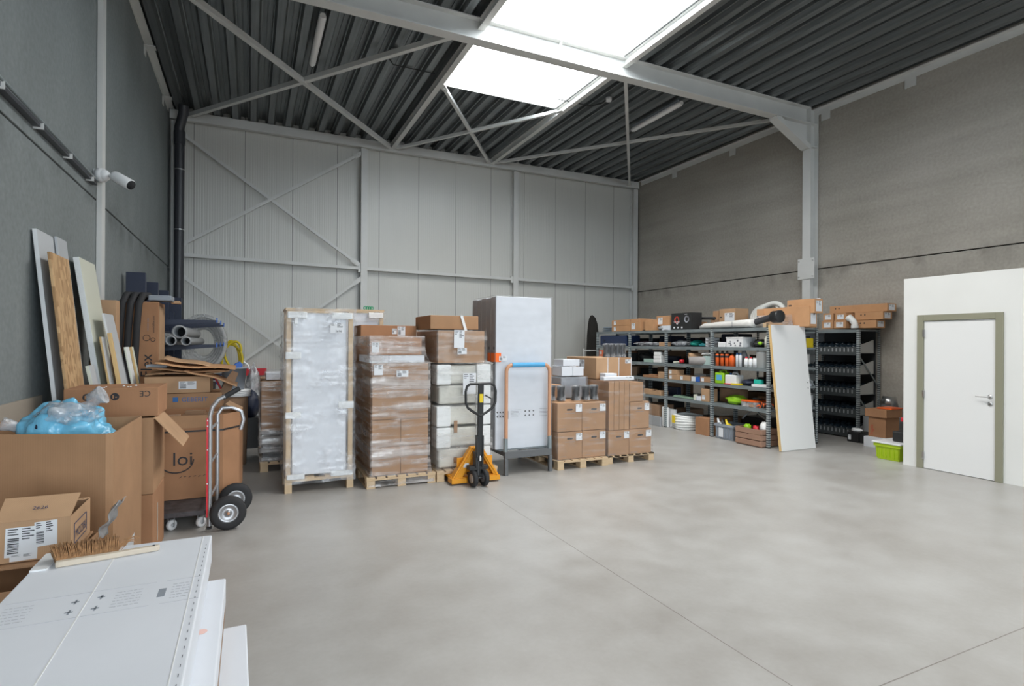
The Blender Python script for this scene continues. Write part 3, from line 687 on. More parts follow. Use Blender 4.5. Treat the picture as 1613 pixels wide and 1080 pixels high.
# load three: white foam-cornered packs with a brown carton on top
T = thing('wrapped_pallet', 'pallet of white foam-cornered packs under film, behind the hand pallet truck', 'pallet load', (2.44, 7.1, 0))
pallet(T, 2.05, 2.85, 6.49, 7.69)
for k, z in enumerate((.14, .40, .66, .92, 1.17)):
    h = .245
    MB().box(2.10, 2.73, 6.57, 7.62, z + .01, z + h - .01).build('foam_pack', m_cream, T, bevel=.02)
    for a, b in ((2.055, 2.235), (2.575, 2.765)):
        ok = k in (1, 2, 4) or (k == 0 and b > 2.7) or (k == 3 and b > 2.7)
        if ok: MB().box(a, b, 6.52, 6.75, z, z + h).build('foam_corner', m_foamw, T, bevel=.012)
    MB().box(2.055, 2.2, 7.45, 7.66, z, z + h).build('foam_corner', m_foamw, T, bevel=.012)
mb = MB().box(2.29, 2.335, 6.56, 6.565, .57, .72).box(2.29, 2.33, 6.56, 6.565, .20, .27); mb.build('brown_tape', m_cb, T)
carton('', 2.075, 2.68, 6.54, 7.5, 1.435, 1.83, m_cb, parent=T, name='carton')
film_shell(T, [(.115, 2.07, 2.78, 6.5, 7.68), (.15, 2.06, 2.77, 6.5, 7.66), (1.43, 2.06, 2.77, 6.51, 7.66), (1.46, 2.06, 2.69, 6.52, 7.6), (1.84, 2.06, 2.69, 6.52, 7.5)], m_film5, 21, amp=.016, off=.012, rows=70, per=34)
sticker(T, (2.26, 6.498, 1.62), (1, 0, 0), (.02, 0, 1), .135, .22, 8, 2); sticker(T, (2.31, 6.502, 1.54), (1, 0, .04), (0, 0, 1), .12, .075, 9)
sticker(T, (2.38, 6.495, 1.05), (1, 0, 0), (0, 0, 1), .17, .26, 14, 2)
T = thing('cardboard_box', 'plain brown carton with a white strap on top of the white foam load', 'box', (2.32, 6.95, 1.85))
MB().box(2.00, 2.63, 6.62, 7.3, 1.85, 2.02).build('body', m_cb, T, bevel=.006)
MB().bar((2.40, 6.61, 2.02), (2.455, 6.6, 1.83), .035, .004, (0, 1, 0)).box(2.38, 2.42, 6.612, 7.31, 2.02, 2.024).build('strap', m_whitep, T)
# tall white cartons standing on the trolley
for k in range(5):
    y0 = 6.60 + k * .165
    lab = ['tall white carton at the front of the upright row, with printed band and orange label', 'second tall white carton in the upright row on the trolley', 'third tall white carton, middle of the upright row', 'fourth tall white carton in the upright row', 'rearmost tall white carton of the upright row'][k]
    T = thing('tall_carton', lab, 'box', (3.27, y0 + .08, .33), 0, 'tall white cartons on the trolley')
    zt = 2.285 - (k % 2) * .008
    MB().box(2.865, 3.672, y0, y0 + .16, .31, zt).build('body', m_wbox, T, bevel=.005)
    f = MB(); f.box(2.861, 2.865, y0 + .004, y0 + .156, .12, zt - .01)
    for zz in (1.62, 1.42):
        MB().box(2.8575, 2.8605, y0 + .03, y0 + .07, zz - .02, zz + .015).build('hand_hole', m_ink, T)
    MB().box(2.862, 2.866, y0 + .004, y0 + .156, .32, zt - .01).build('shaded_end_face', mat('shaded_board_grey', (.34, .335, .35), .6), T)  # shade on the left ends of the white cartons, painted grey
    if k == 0:
        mb = MB(); rd = random.Random(3)
        for xx, n_ in ((2.89, 4), (3.08, 5), (3.50, 5)):
            for i in range(n_ + 1):
                mb.box(xx, xx + rd.uniform(.1, .15), 6.5985, 6.5995, .72 + i * .018, .7225 + i * .018)
        for xx in (2.89, 2.93, 2.97, 3.29, 3.35, 3.41):
            for zz in (.735, .79): mb.cyl((xx, 6.5985, zz), (xx, 6.5995, zz), .012, 6)
        mb.box(3.03, 3.045, 6.5985, 6.5995, .70, .80)
        mb.build('printing', m_ink, T)
        film_shell(T, [(.32, 2.858, 3.678, 6.592, 7.43), (2.30, 2.858, 3.678, 6.592, 7.43)], m_film3, 30, amp=.006, off=.006, rows=40, per=20)['label'] = 'milky film around the tall cartons'
        MB().box(2.852, 2.93, 6.581, 6.5845, 1.44, 1.555).box(2.845, 2.8485, 6.60, 6.72, 1.44, 1.555).box(2.845, 2.8485, 6.75, 6.83, 1.44, 1.555).build('orange_label', mat('orange_label_paper', (.95, .17, .02), .5), T)
        sticker(T, (2.90, 6.579, 1.455), (1, 0, 0), (0, 0, 1), .11, .06, 31)
T = thing('platform_trolley', 'dark grey platform trolley with brown tube handle and blue grip', 'trolley', (3.27, 7.0, 0))
mb = MB().box(2.94, 3.615, 6.46, 6.52, .215, .30).box(2.94, 3.615, 7.36, 7.42, .215, .30)
for x in (2.94, 3.565): mb.box(x, x + .05, 6.52, 7.36, .24, .30)
mb.build('frame', mat('trolley_frame_grey', (.12, .125, .13), .5), T, bevel=.003)
mb = MB().box(2.90, 3.66, 6.55, 7.4, .30, .305); mb.build('deck_board', m_galv, T)
for x in (2.935, 3.575):
    for y in (6.45, 7.37): MB().box(x, x + .045, y, y + .05, .0, .215).build('leg', MATS['trolley_frame_grey'], T, bevel=.003)
for x in (2.955, 3.595): MB().tube([(x, 6.485, .30), (x, 6.485, .47)], .029, 12).build('socket', m_galv, T)
arc = lambda cx, cz, r, a0, a1, n=7: [(cx + r * math.cos(math.radians(a0 + (a1 - a0) * i / n)), 6.485, cz + r * math.sin(math.radians(a0 + (a1 - a0) * i / n))) for i in range(n + 1)]
MB().tube([(2.962, 6.485, .46)] + arc(3.05, 1.315, .088, 180, 90) + arc(3.50, 1.315, .088, 90, 0) + [(3.588, 6.485, .46)], .0235, 14).build('handle', m_copper, T)
MB().tube([(3.04, 6.485, 1.403), (3.51, 6.485, 1.403)], .031, 14).build('grip', m_lblue, T)
# hand pallet truck
T = thing('pallet_truck', 'orange hand pallet truck with upright black handle parked under the foam load', 'pallet truck', (2.46, 6.35, 0))
def slab(mb, pts, y0, y1): mb.prism(pts, y0, y1, axis='y')
mb = MB(); mb.box(2.18, 2.34, 6.34, 7.42, .055, .085).box(2.58, 2.74, 6.34, 7.42, .055, .085); mb.build('fork', m_yellow, T, bevel=.006)
mb = MB(); slab(mb, [(2.165, .025), (2.40, .025), (2.40, .085), (2.30, .085), (2.47, .40), (2.445, .44), (2.40, .43), (2.16, .06)], 6.27, 6.285)
slab(mb, [(2.53, .025), (2.775, .025), (2.775, .07), (2.56, .42), (2.50, .42), (2.70, .085), (2.53, .085)], 6.27, 6.285)
mb.bar((2.18, 6.34, .05), (2.435, 6.32, .425), .16, .012, (-.8, 0, .6)); mb.bar((2.765, 6.34, .05), (2.53, 6.32, .40), .16, .012, (.8, 0, .6))
mb.box(2.42, 2.56, 6.24, 6.38, .40, .43); mb.box(2.26, 2.72, 6.36, 6.375, .09, .30); mb.box(2.16, 2.40, 6.25, 6.40, .02, .075); mb.box(2.53, 2.78, 6.25, 6.40, .02, .075)
mb.build('chassis', m_yellow, T, bevel=.004)
MB().box(2.31, 2.38, 6.268, 6.2695, .20, .25).build('data_plate', m_paper, T)
for x in (2.375, 2.515):
    MB().lathe([(.055, -.024), (.088, -.026), (.097, -.012), (.097, .012), (.088, .026), (.055, .024)], (x, 6.12, .098), (1, .12, 0), 28).build('wheel', m_rubber, T)
    MB().lathe([(.0, -.015), (.02, -.027), (.03, -.02), (.05, -.015), (.056, -.022), (.056, .022), (.05, .015), (.03, .02), (.02, .027), (0, .015)], (x, 6.12, .098), (1, .12, 0), 20).build('hub', m_alu, T)
mb = MB(); mb.cyl((2.40, 6.12, .098), (2.49, 6.12, .098), .014); mb.cyl((2.45, 6.16, .13), (2.45, 6.16, .33), .042); mb.box(2.33, 2.57, 6.12, 6.22, .19, .24); mb.box(2.40, 2.42, 6.10, 6.2, .22, .40).box(2.48, 2.50, 6.10, 6.2, .22, .40)
mb.box(2.36, 2.54, 6.14, 6.30, .11, .14); mb.build('pump', m_black, T, bevel=.006)
MB().cyl((2.46, 6.12, .30), (2.46, 6.12, .41), .022).cyl((2.49, 6.13, .22), (2.49, 6.13, .36), .014).build('piston', m_chrome, T)
mb = MB(); mb.bar((2.455, 6.12, .36), (2.45, 6.08, 1.20), .062, .045, (0, 1, 0)); mb.box(2.41, 2.43, 6.08, 6.15, .34, .60).box(2.475, 2.495, 6.08, 6.15, .34, .60); mb.build('drawbar', m_black, T, bevel=.004)
loop = [(2.45, .83), (2.36, .88), (2.29, .93), (2.265, .99), (2.262, 1.12), (2.28, 1.18), (2.32, 1.205), (2.45, 1.207), (2.58, 1.205), (2.62, 1.18), (2.64, 1.12), (2.637, .99), (2.61, .93), (2.54, .88)]
MB().tube([(x, 6.08, z) for x, z in loop], .0155, 10, closed=True).build('handle_loop', m_black, T)
MB().tube([(2.50, 6.07, 1.07), (2.54, 6.06, 1.05), (2.575, 6.06, 1.03)], .008, 8).build('release_lever', m_black, T)
MB().box(2.425, 2.47, 6.052, 6.0555, .99, 1.09).build('warning_label', m_yel, T)

# loads four and five: cartons on two pallets
T4 = thing('wrapped_pallet', 'pallet of four lettered brown cartons right of the tall white cartons', 'pallet load', (4.1, 7.05, 0))
pallet(T4, 3.70, 4.50, 6.45, 7.65, h=.12)
T5 = thing('wrapped_pallet', 'rightmost pallet of brown cartons, stepped up in the middle', 'pallet load', (4.9, 7.1, 0))
pallet(T5, 4.52, 5.34, 6.5, 7.7, h=.085)
def printed(T, x0, x1, y0, y1, z0, z1, seed, stick=True, y2=None):
    c = carton('', x0, x1, y0, y1, z0, z1, m_cb, parent=T, name='carton', bev=.008)
    mb = MB(); W, H = x1 - x0, z1 - z0; f = y0 - .0015
    mb.prism([(x0 + W * .36, z0 + H * .755), (x0 + W * .40, z0 + H * .785), (x0 + W * .58, z0 + H * .785), (x0 + W * .62, z0 + H * .755), (x0 + W * .58, z0 + H * .725), (x0 + W * .40, z0 + H * .725)], f, f + .001, axis='y')
    mb.build('hand_hole', m_ink, T)
    mb = MB()
    for k in range(4): mb.box(x0 + W * (.08 + .07 * k), x0 + W * (.11 + .07 * k), f, f + .001, z0 + H * .09, z0 + H * .12)
    for k in range(6): mb.box(x0 + W * (.30 + .07 * k), x0 + W * (.34 + .07 * k), f, f + .001, z0 + H * .625, z0 + H * .645)
    mb.build('printing', m_inkgrey, T)
    if stick: sticker(T, (x0 + W * .72, f - .012, z0 + H * .68), (1, 0, 0), (0, 0, 1), W * .25, H * .26, seed, 2)
for i, (a, b, c, d) in enumerate(((3.73, 4.11, .125, .49), (4.115, 4.49, .125, .49), (3.72, 4.105, .497, .885), (4.11, 4.49, .497, .875))): printed(T4, a, b, 6.50, 7.1, c, d, 40 + i)
carton('', 3.72, 4.49, 7.11, 7.64, .125, .88, m_cb, parent=T4, name='carton')
film_shell(T4, [(.09, 3.715, 4.50, 6.49, 7.65), (.89, 3.715, 4.495, 6.49, 7.65)], m_film4, 50, amp=.01, off=.005, rows=30, per=30)
printed(T5, 4.56, 4.915, 6.53, 7.1, .09, .46, 60); printed(T5, 4.92, 5.31, 6.53, 7.1, .09, .46, 61); printed(T5, 4.93, 5.27, 6.53, 7.1, .465, .85, 62)
carton('', 4.56, 5.3, 7.11, 7.68, .09, .46, m_cb, parent=T5, name='carton')
for k in range(4): carton('', 4.565 + k * .088, 4.648 + k * .088, 6.53, 7.66, .465, 1.155, m_cb, parent=T5, name='upright_carton', bev=.003)
carton('', 4.92, 5.16, 6.53, 7.4, .855, 1.13, m_cb, parent=T5, name='carton')
film_shell(T5, [(.07, 4.54, 5.32, 6.52, 7.69), (.46, 4.54, 5.32, 6.52, 7.69), (.85, 4.55, 5.28, 6.52, 7.69), (.87, 4.555, 5.18, 6.52, 7.69), (1.16, 4.555, 5.17, 6.52, 7.69)], m_film4, 51, amp=.012, off=.008, rows=44, per=34)
# boxes lying on top of load five
for i, (a, b, lab) in enumerate(((4.57, 4.78, 'left'), (4.785, 4.975, 'middle'), (4.98, 5.20, 'right'))):
    T = carton('upright brown carton with pale strap, %s of the three on top of the stepped load' % lab, a, b, 6.86, 7.7, 1.165, 1.475, m_cb2 if i < 2 else m_cb, group='strapped cartons on the stepped load', tape=None)
    MB().box(b - .012, b - .002, 6.856, 6.859, 1.17, 1.475).build('strap', m_paper, T)
    if i == 2: sticker(T, (b - .12, 6.855, 1.39), (1, 0, 0), (0, 0, 1), .10, .06, 70)
    if i == 0:
        sticker(T, (a - .002, 7.35, 1.30), (0, -1, 0), (0, 0, 1), .18, .14, 71); mb = MB()
        for k in range(3): mb.box(a - .003, a - .001, 7.42 + k * .07, 7.46 + k * .07, 1.22, 1.36)
        mb.build('printing', m_paper, T)
T = carton('long thin white carton lying in front of the strapped cartons', 4.60, 4.90, 6.56, 6.62, 1.17, 1.20, m_wbox, tape=None)
T.rotation_euler = (0, 0, 0)
bpy.data.objects.remove(T.children[0]); MB().box(4.50, 5.02, 6.56, 6.66, 1.165, 1.215).build('body', m_wbox, T, bevel=.004); sticker(T, (4.86, 6.559, 1.17), (1, 0, 0), (0, 0, 1), .14, .04, 72, 2)
for i, (x, y, z, lab) in enumerate(((4.62, 6.70, 1.165, 'white boot box right of the two stacked white boxes'), )):
    carton(lab, x, x + .2, y, y + .14, z, z + .09, m_wbox, tape=None)
# items on load four: bagged black fittings and small boxes
T = carton('brown carton behind the bagged black fittings', 3.90, 4.055, 6.98, 7.3, .895, 1.09, m_cb, tape=None)
T = thing('film_bundle', 'cloudy film-wrapped pack of grey boards beside the stepped load', 'package', (4.3, 7.05, .89))
MB().box(4.08, 4.50, 7.02, 7.35, .89, 1.19).build('pack', m_greyp, T, bevel=.01); film_shell(T, [(.89, 4.07, 4.51, 7.01, 7.36), (1.2, 4.07, 4.51, 7.01, 7.36)], m_film2, 33, amp=.01, rows=14, per=12, top=True)
for i, (a, b, z0, z1, lab) in enumerate(((4.10, 4.28, 1.21, 1.35, 'lower left'), (4.285, 4.47, 1.21, 1.34, 'lower right'), (4.12, 4.40, 1.355, 1.45, 'upper'))):
    carton('small white carton, %s of the three piled on the cloudy film pack' % lab, a, b, 7.04, 7.32, z0, z1, m_wbox, tape=None, group='small white cartons on the film pack')
def bagged(x, y, z, h, r, lab, rz=0):
    T = thing('bagged_fitting', lab, 'fitting', (x, y, z), rz, 'bagged black fittings on the brown cartons')
    mb = MB().lathe([(0, .005), (r * .95, .005), (r, .02), (r * .82, h * .3), (r * .78, h * .6), (r * .95, h * .92), (r * .9, h), (0, h)], (0, 0, 0), n=18); mb.build('fitting', m_black, T, world=False)
    MB().lathe([(r * .4, -r * 1.02), (r * .42, -r * .96)], (0, 0, h * .5), (0, 1, 0), 12).build('opening', m_dark, T, world=False)
    sec = [(0, -r * 1.12, r * 1.12, -r * 1.12, r * 1.12), (h * .5, -r, r, -r, r), (h * 1.05, -r * 1.1, r * 1.1, -r * 1.1, r * 1.1)]
    mb = MB(); n = 20
    rings = [[(rr * r * math.cos(2 * PI * k / n) * (1 + .12 * noise.noise(Vector((k * .7, zz * 9, x * 5)))), rr * r * math.sin(2 * PI * k / n), zz * h) for k in range(n)] for rr, zz in ((1.18, 0.01), (1.12, .15), (1.0, .35), (.98, .6), (1.12, .85), (1.15, 1.0), (.6, 1.06), (.05, 1.04))]
    mb.add([p for q in rings for p in q], [(i * n + k, i * n + (k + 1) % n, (i + 1) * n + (k + 1) % n, (i + 1) * n + k) for i in range(7) for k in range(n)], 0, True)
    mb.build('clear_bag', m_bag2, T, world=False)
for i, (x, y, lab) in enumerate(((3.79, 6.80, 'black fitting in a clear bag, first from the white cartons'), (3.90, 6.72, 'bagged black fitting, second from the white cartons'), (4.10, 6.66, 'bagged black fitting, third from the white cartons'), (4.26, 6.66, 'bagged black fitting, second from the stepped load'), (4.41, 6.68, 'bagged black fitting nearest the stepped load'))):
    bagged(x, y, .893, .205, .062, lab)
for i, (x, lab) in enumerate(((4.90, 'bagged fitting high on the strapped cartons, leftmost'), (5.0, 'bagged fitting high on the strapped cartons, second from left'), (5.1, 'bagged fitting high on the strapped cartons, third from left'), (5.19, 'bagged fitting high on the strapped cartons, rightmost'))):
    bagged(x - .06, 7.0, 1.478, .2, .052, lab)
# dark cartons glimpsed behind load four
carton('dull brown carton standing behind the tall white cartons, left half', 4.35, 4.9, 8.6, 9.1, 0, 1.25, m_cb4); carton('dull brown carton standing behind the tall white cartons, right half', 4.92, 5.5, 8.6, 9.1, 0, 1.2, m_cb4)

# ============================================================ LEFT SIDE: WASTE CARDBOARD
# foreground white flat cartons
def flat_box(name, label, x0, x1, y0, y1, z0, z1, rz=0, grp='white flat cartons stacked in the foreground'):
    c = ((x0 + x1) / 2, (y0 + y1) / 2, z0); T = thing(name, label, 'box', c, rz, grp)
    hx, hy, h = (x1 - x0) / 2, (y1 - y0) / 2, z1 - z0
    MB().box(-hx, hx, -hy, hy, 0, h).build('body', m_wbox, T, world=False, bevel=.006, seg=3); return T
T = flat_box('flat_carton', 'large white flat carton on top of the foreground stack, with printed band', -.755, -.15, .35, 2.89, .682, .80)
mb = MB(); top = .8012
mb.box(-.494, -.4905, .36, 2.88, top - .001, top + .0004); mb.box(-.186, -.183, .36, 2.88, top - .001, top + .0004); mb.build('crease', m_white, T)
mb = MB(); rd = random.Random(5)
for y in (2.40, 2.20): mb.box(-.73, -.30, y, y + .0012, top - .0005, top); mb.box(-.27, -.155, y, y + .0012, top - .0005, top)
for a, b, n_ in ((-.72, -.64, 6), (-.415, -.335, 6), (-.245, -.19, 6)):
    for i in range(n_):
        x = a; y = 2.235 + i * .024
        while x < b: l = rd.uniform(.006, .018); mb.box(x, min(b, x + l), y, y + .004, top - .0005, top); x += l + .004
mb.build('printing', mat('faint_grey_print', (.50, .52, .56), .7), T)
mb = MB()
for x, y in ((-.525, 2.33), (-.525, 2.25), (-.455, 2.25), (-.455, 2.34)):
    mb.box(x - .012, x + .010, y - .004, y + .004, top - .0005, top); mb.box(x - .003, x + .003, y - .018, y + .018, top - .0005, top)
mb.box(-.285, -.262, 2.26, 2.33, top - .0005, top); mb.build('symbol', mat('mid_grey_print', (.26, .29, .33), .7), T)
mb = MB()
for k in range(46): mb.box(-.1665, -.1640, .5 + k * .05, .515 + k * .05, top - .0005, top)
mb.build('perforation', m_inkgrey, T)
MB().box(-.752, -.70, 2.70, 2.893, .8, .806).build('torn_corner', m_whitep, T)
T = flat_box('flat_carton', 'white flat carton second from top of the foreground stack', -.70, -.085, .25, 2.66, .56, .680)
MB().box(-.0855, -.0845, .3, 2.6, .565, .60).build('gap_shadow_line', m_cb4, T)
MB().cyl((-.146, 2.2, .6805), (-.146, 2.2, .681), .02, 14).build('red_smudge', mat('faint_red_print', (.75, .5, .45), .7), T)
T = flat_box('flat_carton', 'white flat carton third from top, jutting out at the right of the foreground stack', -.62, .02, .2, 2.46, .45, .558, rz=.022)
flat_box('flat_carton', 'lowest white flat carton under the foreground stack', -.68, .0, .2, 2.40, .12, .448)
T = thing('pallet', 'wooden pallet under the foreground stack of white cartons', 'pallet', (-.4, 1.4, 0)); pallet(T, -.75, .02, .3, 2.5, h=.12)
# hand brush on top
T = thing('hand_brush', 'hand brush with coir bristles and pale wooden handle on the white carton', 'brush', (-.53, 2.745, .80), .13)
mb = MB(); h = .022
mb.prism([(-.15, -.016), (-.14, -.02), (.02, -.018), (.10, -.013), (.185, -.013), (.195, 0), (.185, .012), (.10, .012), (.02, .010), (-.14, .012), (-.15, .008)], .001, .001 + h); mb.build('handle', m_ywood, T, world=False, bevel=.004)
MB().cyl((.172, 0, .0225), (.172, 0, .0245), .005, 10).build('hanging_hole', m_ink, T, world=False)
mb = MB(); rd = random.Random(9)
for i in range(90):
    for j in range(9):
        x = -.148 + i * .0022; z0_ = .003 + j * .0025
        a = Vector((x, .006, z0_)); tx = x - .012 + (x + .04) * .12 + rd.uniform(-.008, .008) ; e = Vector((tx, .085 + rd.uniform(-.006, .012), z0_ * 1.2 + .030 + rd.uniform(-.012, .014)))
        mid = (a + e) / 2 + Vector((0, 0, .008)); mb.tube([a, mid, e], [.0026, .0028, .0012], 3)
for i in range(14):
    x = .04 + rd.uniform(-.01, .02); mb.tube([(x, .02, .02), (x + .03, .05, .04 + rd.uniform(0, .02)), (x + .06, .06 + rd.uniform(-.02, .02), .03 + rd.uniform(0, .03))], .0012, 4)
br = mb.build('bristles', m_brownbris, T, world=False); br['kind'] = 'stuff'

# big open box
BB = [(-1.50, 4.16), (-.74, 3.88), (-.705, 3.89), (-.69, 4.72), (-1.36, 4.75), (-1.50, 4.70)]
T = thing('big_cardboard_box', 'huge open brown cardboard box holding a blue plastic bag', 'box', (-1.1, 4.3, 0))
open_box(T, BB, 0, 1.15, th=.008, m=m_cb)
# bag: lumpy blue sack
def blob(cx, cy, cz, rx, ry, rz_, seed, amp=.18, n=28, m_=18, fr=2.4):
    mb = MB(); vs = []; 
    for i in range(m_ + 1):
        th = PI * i / m_
        for k in range(n):
            ph = 2 * PI * k / n; d = Vector((math.sin(th) * math.cos(ph), math.sin(th) * math.sin(ph), math.cos(th)))
            s_ = 1 + amp * noise.noise(d * fr + Vector((seed, 0, 0))) + amp * .4 * noise.noise(d * fr * 3 + Vector((0, seed, 0)))
            vs.append((cx + d.x * rx * s_, cy + d.y * ry * s_, cz + d.z * rz_ * s_))
    return mb.add(vs, [(i * n + k, i * n + (k + 1) % n, (i + 1) * n + (k + 1) % n, (i + 1) * n + k) for i in range(m_) for k in range(n)], 0, True)
T = thing('plastic_bag', 'crumpled light blue plastic bag with white film tufts in the huge box', 'bag', (-1.02, 4.35, .8))
q = blob(-1.03, 4.31, 1.01, .235, .21, .27, 3, .2, 84, 54)
for p in q.v:
    d_ = (p - Vector((-1.03, 4.31, 1.01))); r_1 = 1 - abs(noise.noise(p * 9)) * 2; r_2 = 1 - abs(noise.noise(p * 23 + Vector((4, 1, 0)))) * 2
    p += d_.normalized() * (.016 * r_1 + .007 * r_2)
q.build('bag_body', m_bluebag, T)
blob(-1.0, 4.25, 1.22, .16, .13, .085, 7, .35).build('film_lump', m_bag, T)
for p0, p1, p2, r in (((-.90, 4.3, 1.24), (-.88, 4.28, 1.32), (-.83, 4.27, 1.345), .05), ((-1.22, 4.3, 1.12), (-1.27, 4.28, 1.17), (-1.32, 4.26, 1.19), .035)):
    mb = MB(); mb.tube([p0, p1, p2], [r * .35, r * .9, r * 1.2], 12); mb.build('film_tuft', m_bag, T)
MB().tube([(-1.12, 4.12, 1.17), (-1.13, 4.2, 1.24), (-1.1, 4.3, 1.28)], .006, 6).build('tie', m_navy, T)
# two cartons stacked right of it
T = thing('cardboard_box', 'lower of the two brown cartons right of the huge open box', 'box', (-.97, 5.2, 0)); MB().box(-1.08, -.655, 5.0, 5.6, 0, .52).build('body', m_cb3, T, bevel=.006)
MB().box(-.654, -.653, 5.2, 5.24, .1, .4).build('torn_tape', m_cleartape, T)
T = thing('cardboard_box', 'upper carton right of the huge open box, with one flap hanging out', 'box', (-.97, 5.2, .525))
open_box(T, [(-1.08, 5.0), (-.655, 5.0), (-.655, 5.6), (-1.08, 5.6)], .525, 1.10, m=m_cb); MB().box(-1.07, -.665, 5.01, 5.59, 1.03, 1.04).build('inner_flap', m_cbin, T)
flap(T, (-.655, 5.01, 1.10), (-.655, 5.50, 1.10), .30, -50, m_cb2, inset=0, out=(1, 0, 0))
# small box marked 2626 in front
T = thing('cardboard_box', 'brown carton with half-raised lid printed 2626 and torn white labels', 'box', (-.92, 3.42, .66))
hx0, hx1, hy0, hy1, hz0, hz1 = -1.045, -.765, 3.30, 3.66, .66, .845
open_box(T, [(hx0, hy0), (hx1, hy0), (hx1, hy1), (hx0, hy1)], hz0, hz1, m=m_cb2, th=.004)
fl = flap(T, (hx0, hy0, hz1), (hx1, hy0, hz1), .165, 152, m_cb2, inset=-.006, out=(0, -1, 0)); fl['label'] = 'half-raised lid flap'
flap(T, (hx0, hy1, hz1), (hx1, hy1, hz1), .12, 170, m_cb2, inset=0, out=(0, 1, 0))
fu = Vector((0, math.sin(math.radians(62)), math.cos(math.radians(62)))); fu = Vector((0, math.cos(math.radians(28)), math.sin(math.radians(28))))
text(T, '2626', Vector((-.925, hy0, hz1)) + fu * .065 + Vector((0, -.003, .004)), (1, 0, 0), fu, .030, m_inknavy, lift=.004)
sticker(T, (-1.01, hy0 - .001, .685), (1, 0, 0), (.04, 0, 1), .12, .135, 81, 0, lift=.001); sticker(T, (-.90, hy0 - .0015, .72), (1, 0, .06), (0, 0, 1), .085, .115, 82, 0, lift=.002)
sticker(T, (-.99, hy0 - .002, .665), (1, 0, .03), (0, 0, 1), .10, .03, 83, 2, lift=.002)
mb = MB()
for a, b, c, d in ((3.36, 3.58, .695, .70), (3.36, 3.58, .79, .795), (3.355, 3.365, .70, .79), (3.575, 3.585, .70, .79)): mb.box(hx1 + .0005, hx1 + .0015, a, b, c, d)
mb.build('logo_frame', m_inknavy, T); text(T, 'MOZIBL', (hx1 + .001, 3.375, .718), (0, 1, 0), (0, 0, 1), .058, m_inknavy)
T = thing('cardboard_box', 'brown carton beneath the box printed 2626, flap towards the room front', 'box', (-1.08, 3.3, 0))
open_box(T, [(-1.45, 2.98), (-.79, 2.98), (-.74, 3.72), (-1.45, 3.75)], 0, .64, m=m_cb); MB().box(-1.44, -.76, 3.25, 3.7, .645, .655).build('inner_flap', m_cb, T)
flap(T, (-1.45, 2.98, .64), (-.82, 2.98, .64), .35, -60, m_cb, inset=.01, out=(0, -1, 0))
T = thing('plastic_wrapper', 'shiny silver plastic wrapper poking up beside the box printed 2626', 'wrapper', (-.70, 3.55, .66))
mb = MB(); mb.sheet(lambda a, b: (-.715 + a * .09 + b * .02 + .01 * math.sin(a * 14), 3.5 + b * .10, .64 + a * .20 + .012 * math.sin(b * 9 + a * 6)), 14, 6); mb.build('film', m_alu, T, solid=.003)
carton('low brown carton hidden behind the foreground white cartons', -.66, -.50, 3.42, 3.72, 0, .43, m_cb, tape=None)
T = thing('paper_tag', 'small white paper tag standing behind the foreground cartons', 'tag', (-.63, 3.6, .55)); MB().add([(-.60, 3.55, .43), (-.565, 3.56, .43), (-.55, 3.56, .66), (-.585, 3.55, .60)], [(0, 1, 2, 3)]).build('sheet', m_paper, T, solid=.002)
MB().add([(-.586, 3.546, .50), (-.566, 3.551, .51), (-.562, 3.551, .57), (-.580, 3.546, .56)], [(0, 1, 2, 3)]).build('mark', m_inkblue, T)

# CE box on top behind
T = thing('cardboard_box', 'wide brown box with CE mark and round black symbols behind the blue bag', 'box', (-.95, 5.3, 1.105))
MB().box(-1.225, -.635, 5.08, 5.58, 1.105, 1.325).build('body', m_cb3, T, bevel=.004)
E_ = 5.0795
text(T, 'CE', (-.685, E_, 1.30), (-1, 0, 0), (0, 0, -1), .062, m_ink)
for x in (-1.085, -1.0, -.915): MB().cyl((x, E_ - .001, 1.262), (x, E_ + .001, 1.262), .028, 20).build('round_symbol', m_ink, T)
for x in (-1.085, -1.0, -.915): MB().box(x - .014, x - .004, E_ - .0025, E_ - .0015, 1.248, 1.275).box(x + .003, x + .014, E_ - .0025, E_ - .0015, 1.255, 1.262).build('cutout', m_cb3, T)
mb = MB(); rd = random.Random(4)
for k in range(9): x = -1.05 + rd.uniform(0, .26); y = 5.10 + rd.uniform(0, .2); r = rd.uniform(.005, .010); mb.lathe([(0, 0), (r, .003), (r * .7, r), (0, r * 1.3)], (x, y, 1.326), n=7)
c_ = mb.build('foam_crumbs', m_whitep); tag(c_, 'white foam crumbs scattered on the CE box', 'crumbs', kind='stuff')
# long box with beige face against the wall at the left edge
T = thing('beige_board', 'wide beige board standing against the left wall beside the huge box', 'board', (-1.5, 4.8, 0)); MB().box(-1.535, -1.515, 3.2, 5.72, 0.0, 1.24).build('board', mat('beige_board', (.36, .315, .26), .8), T)
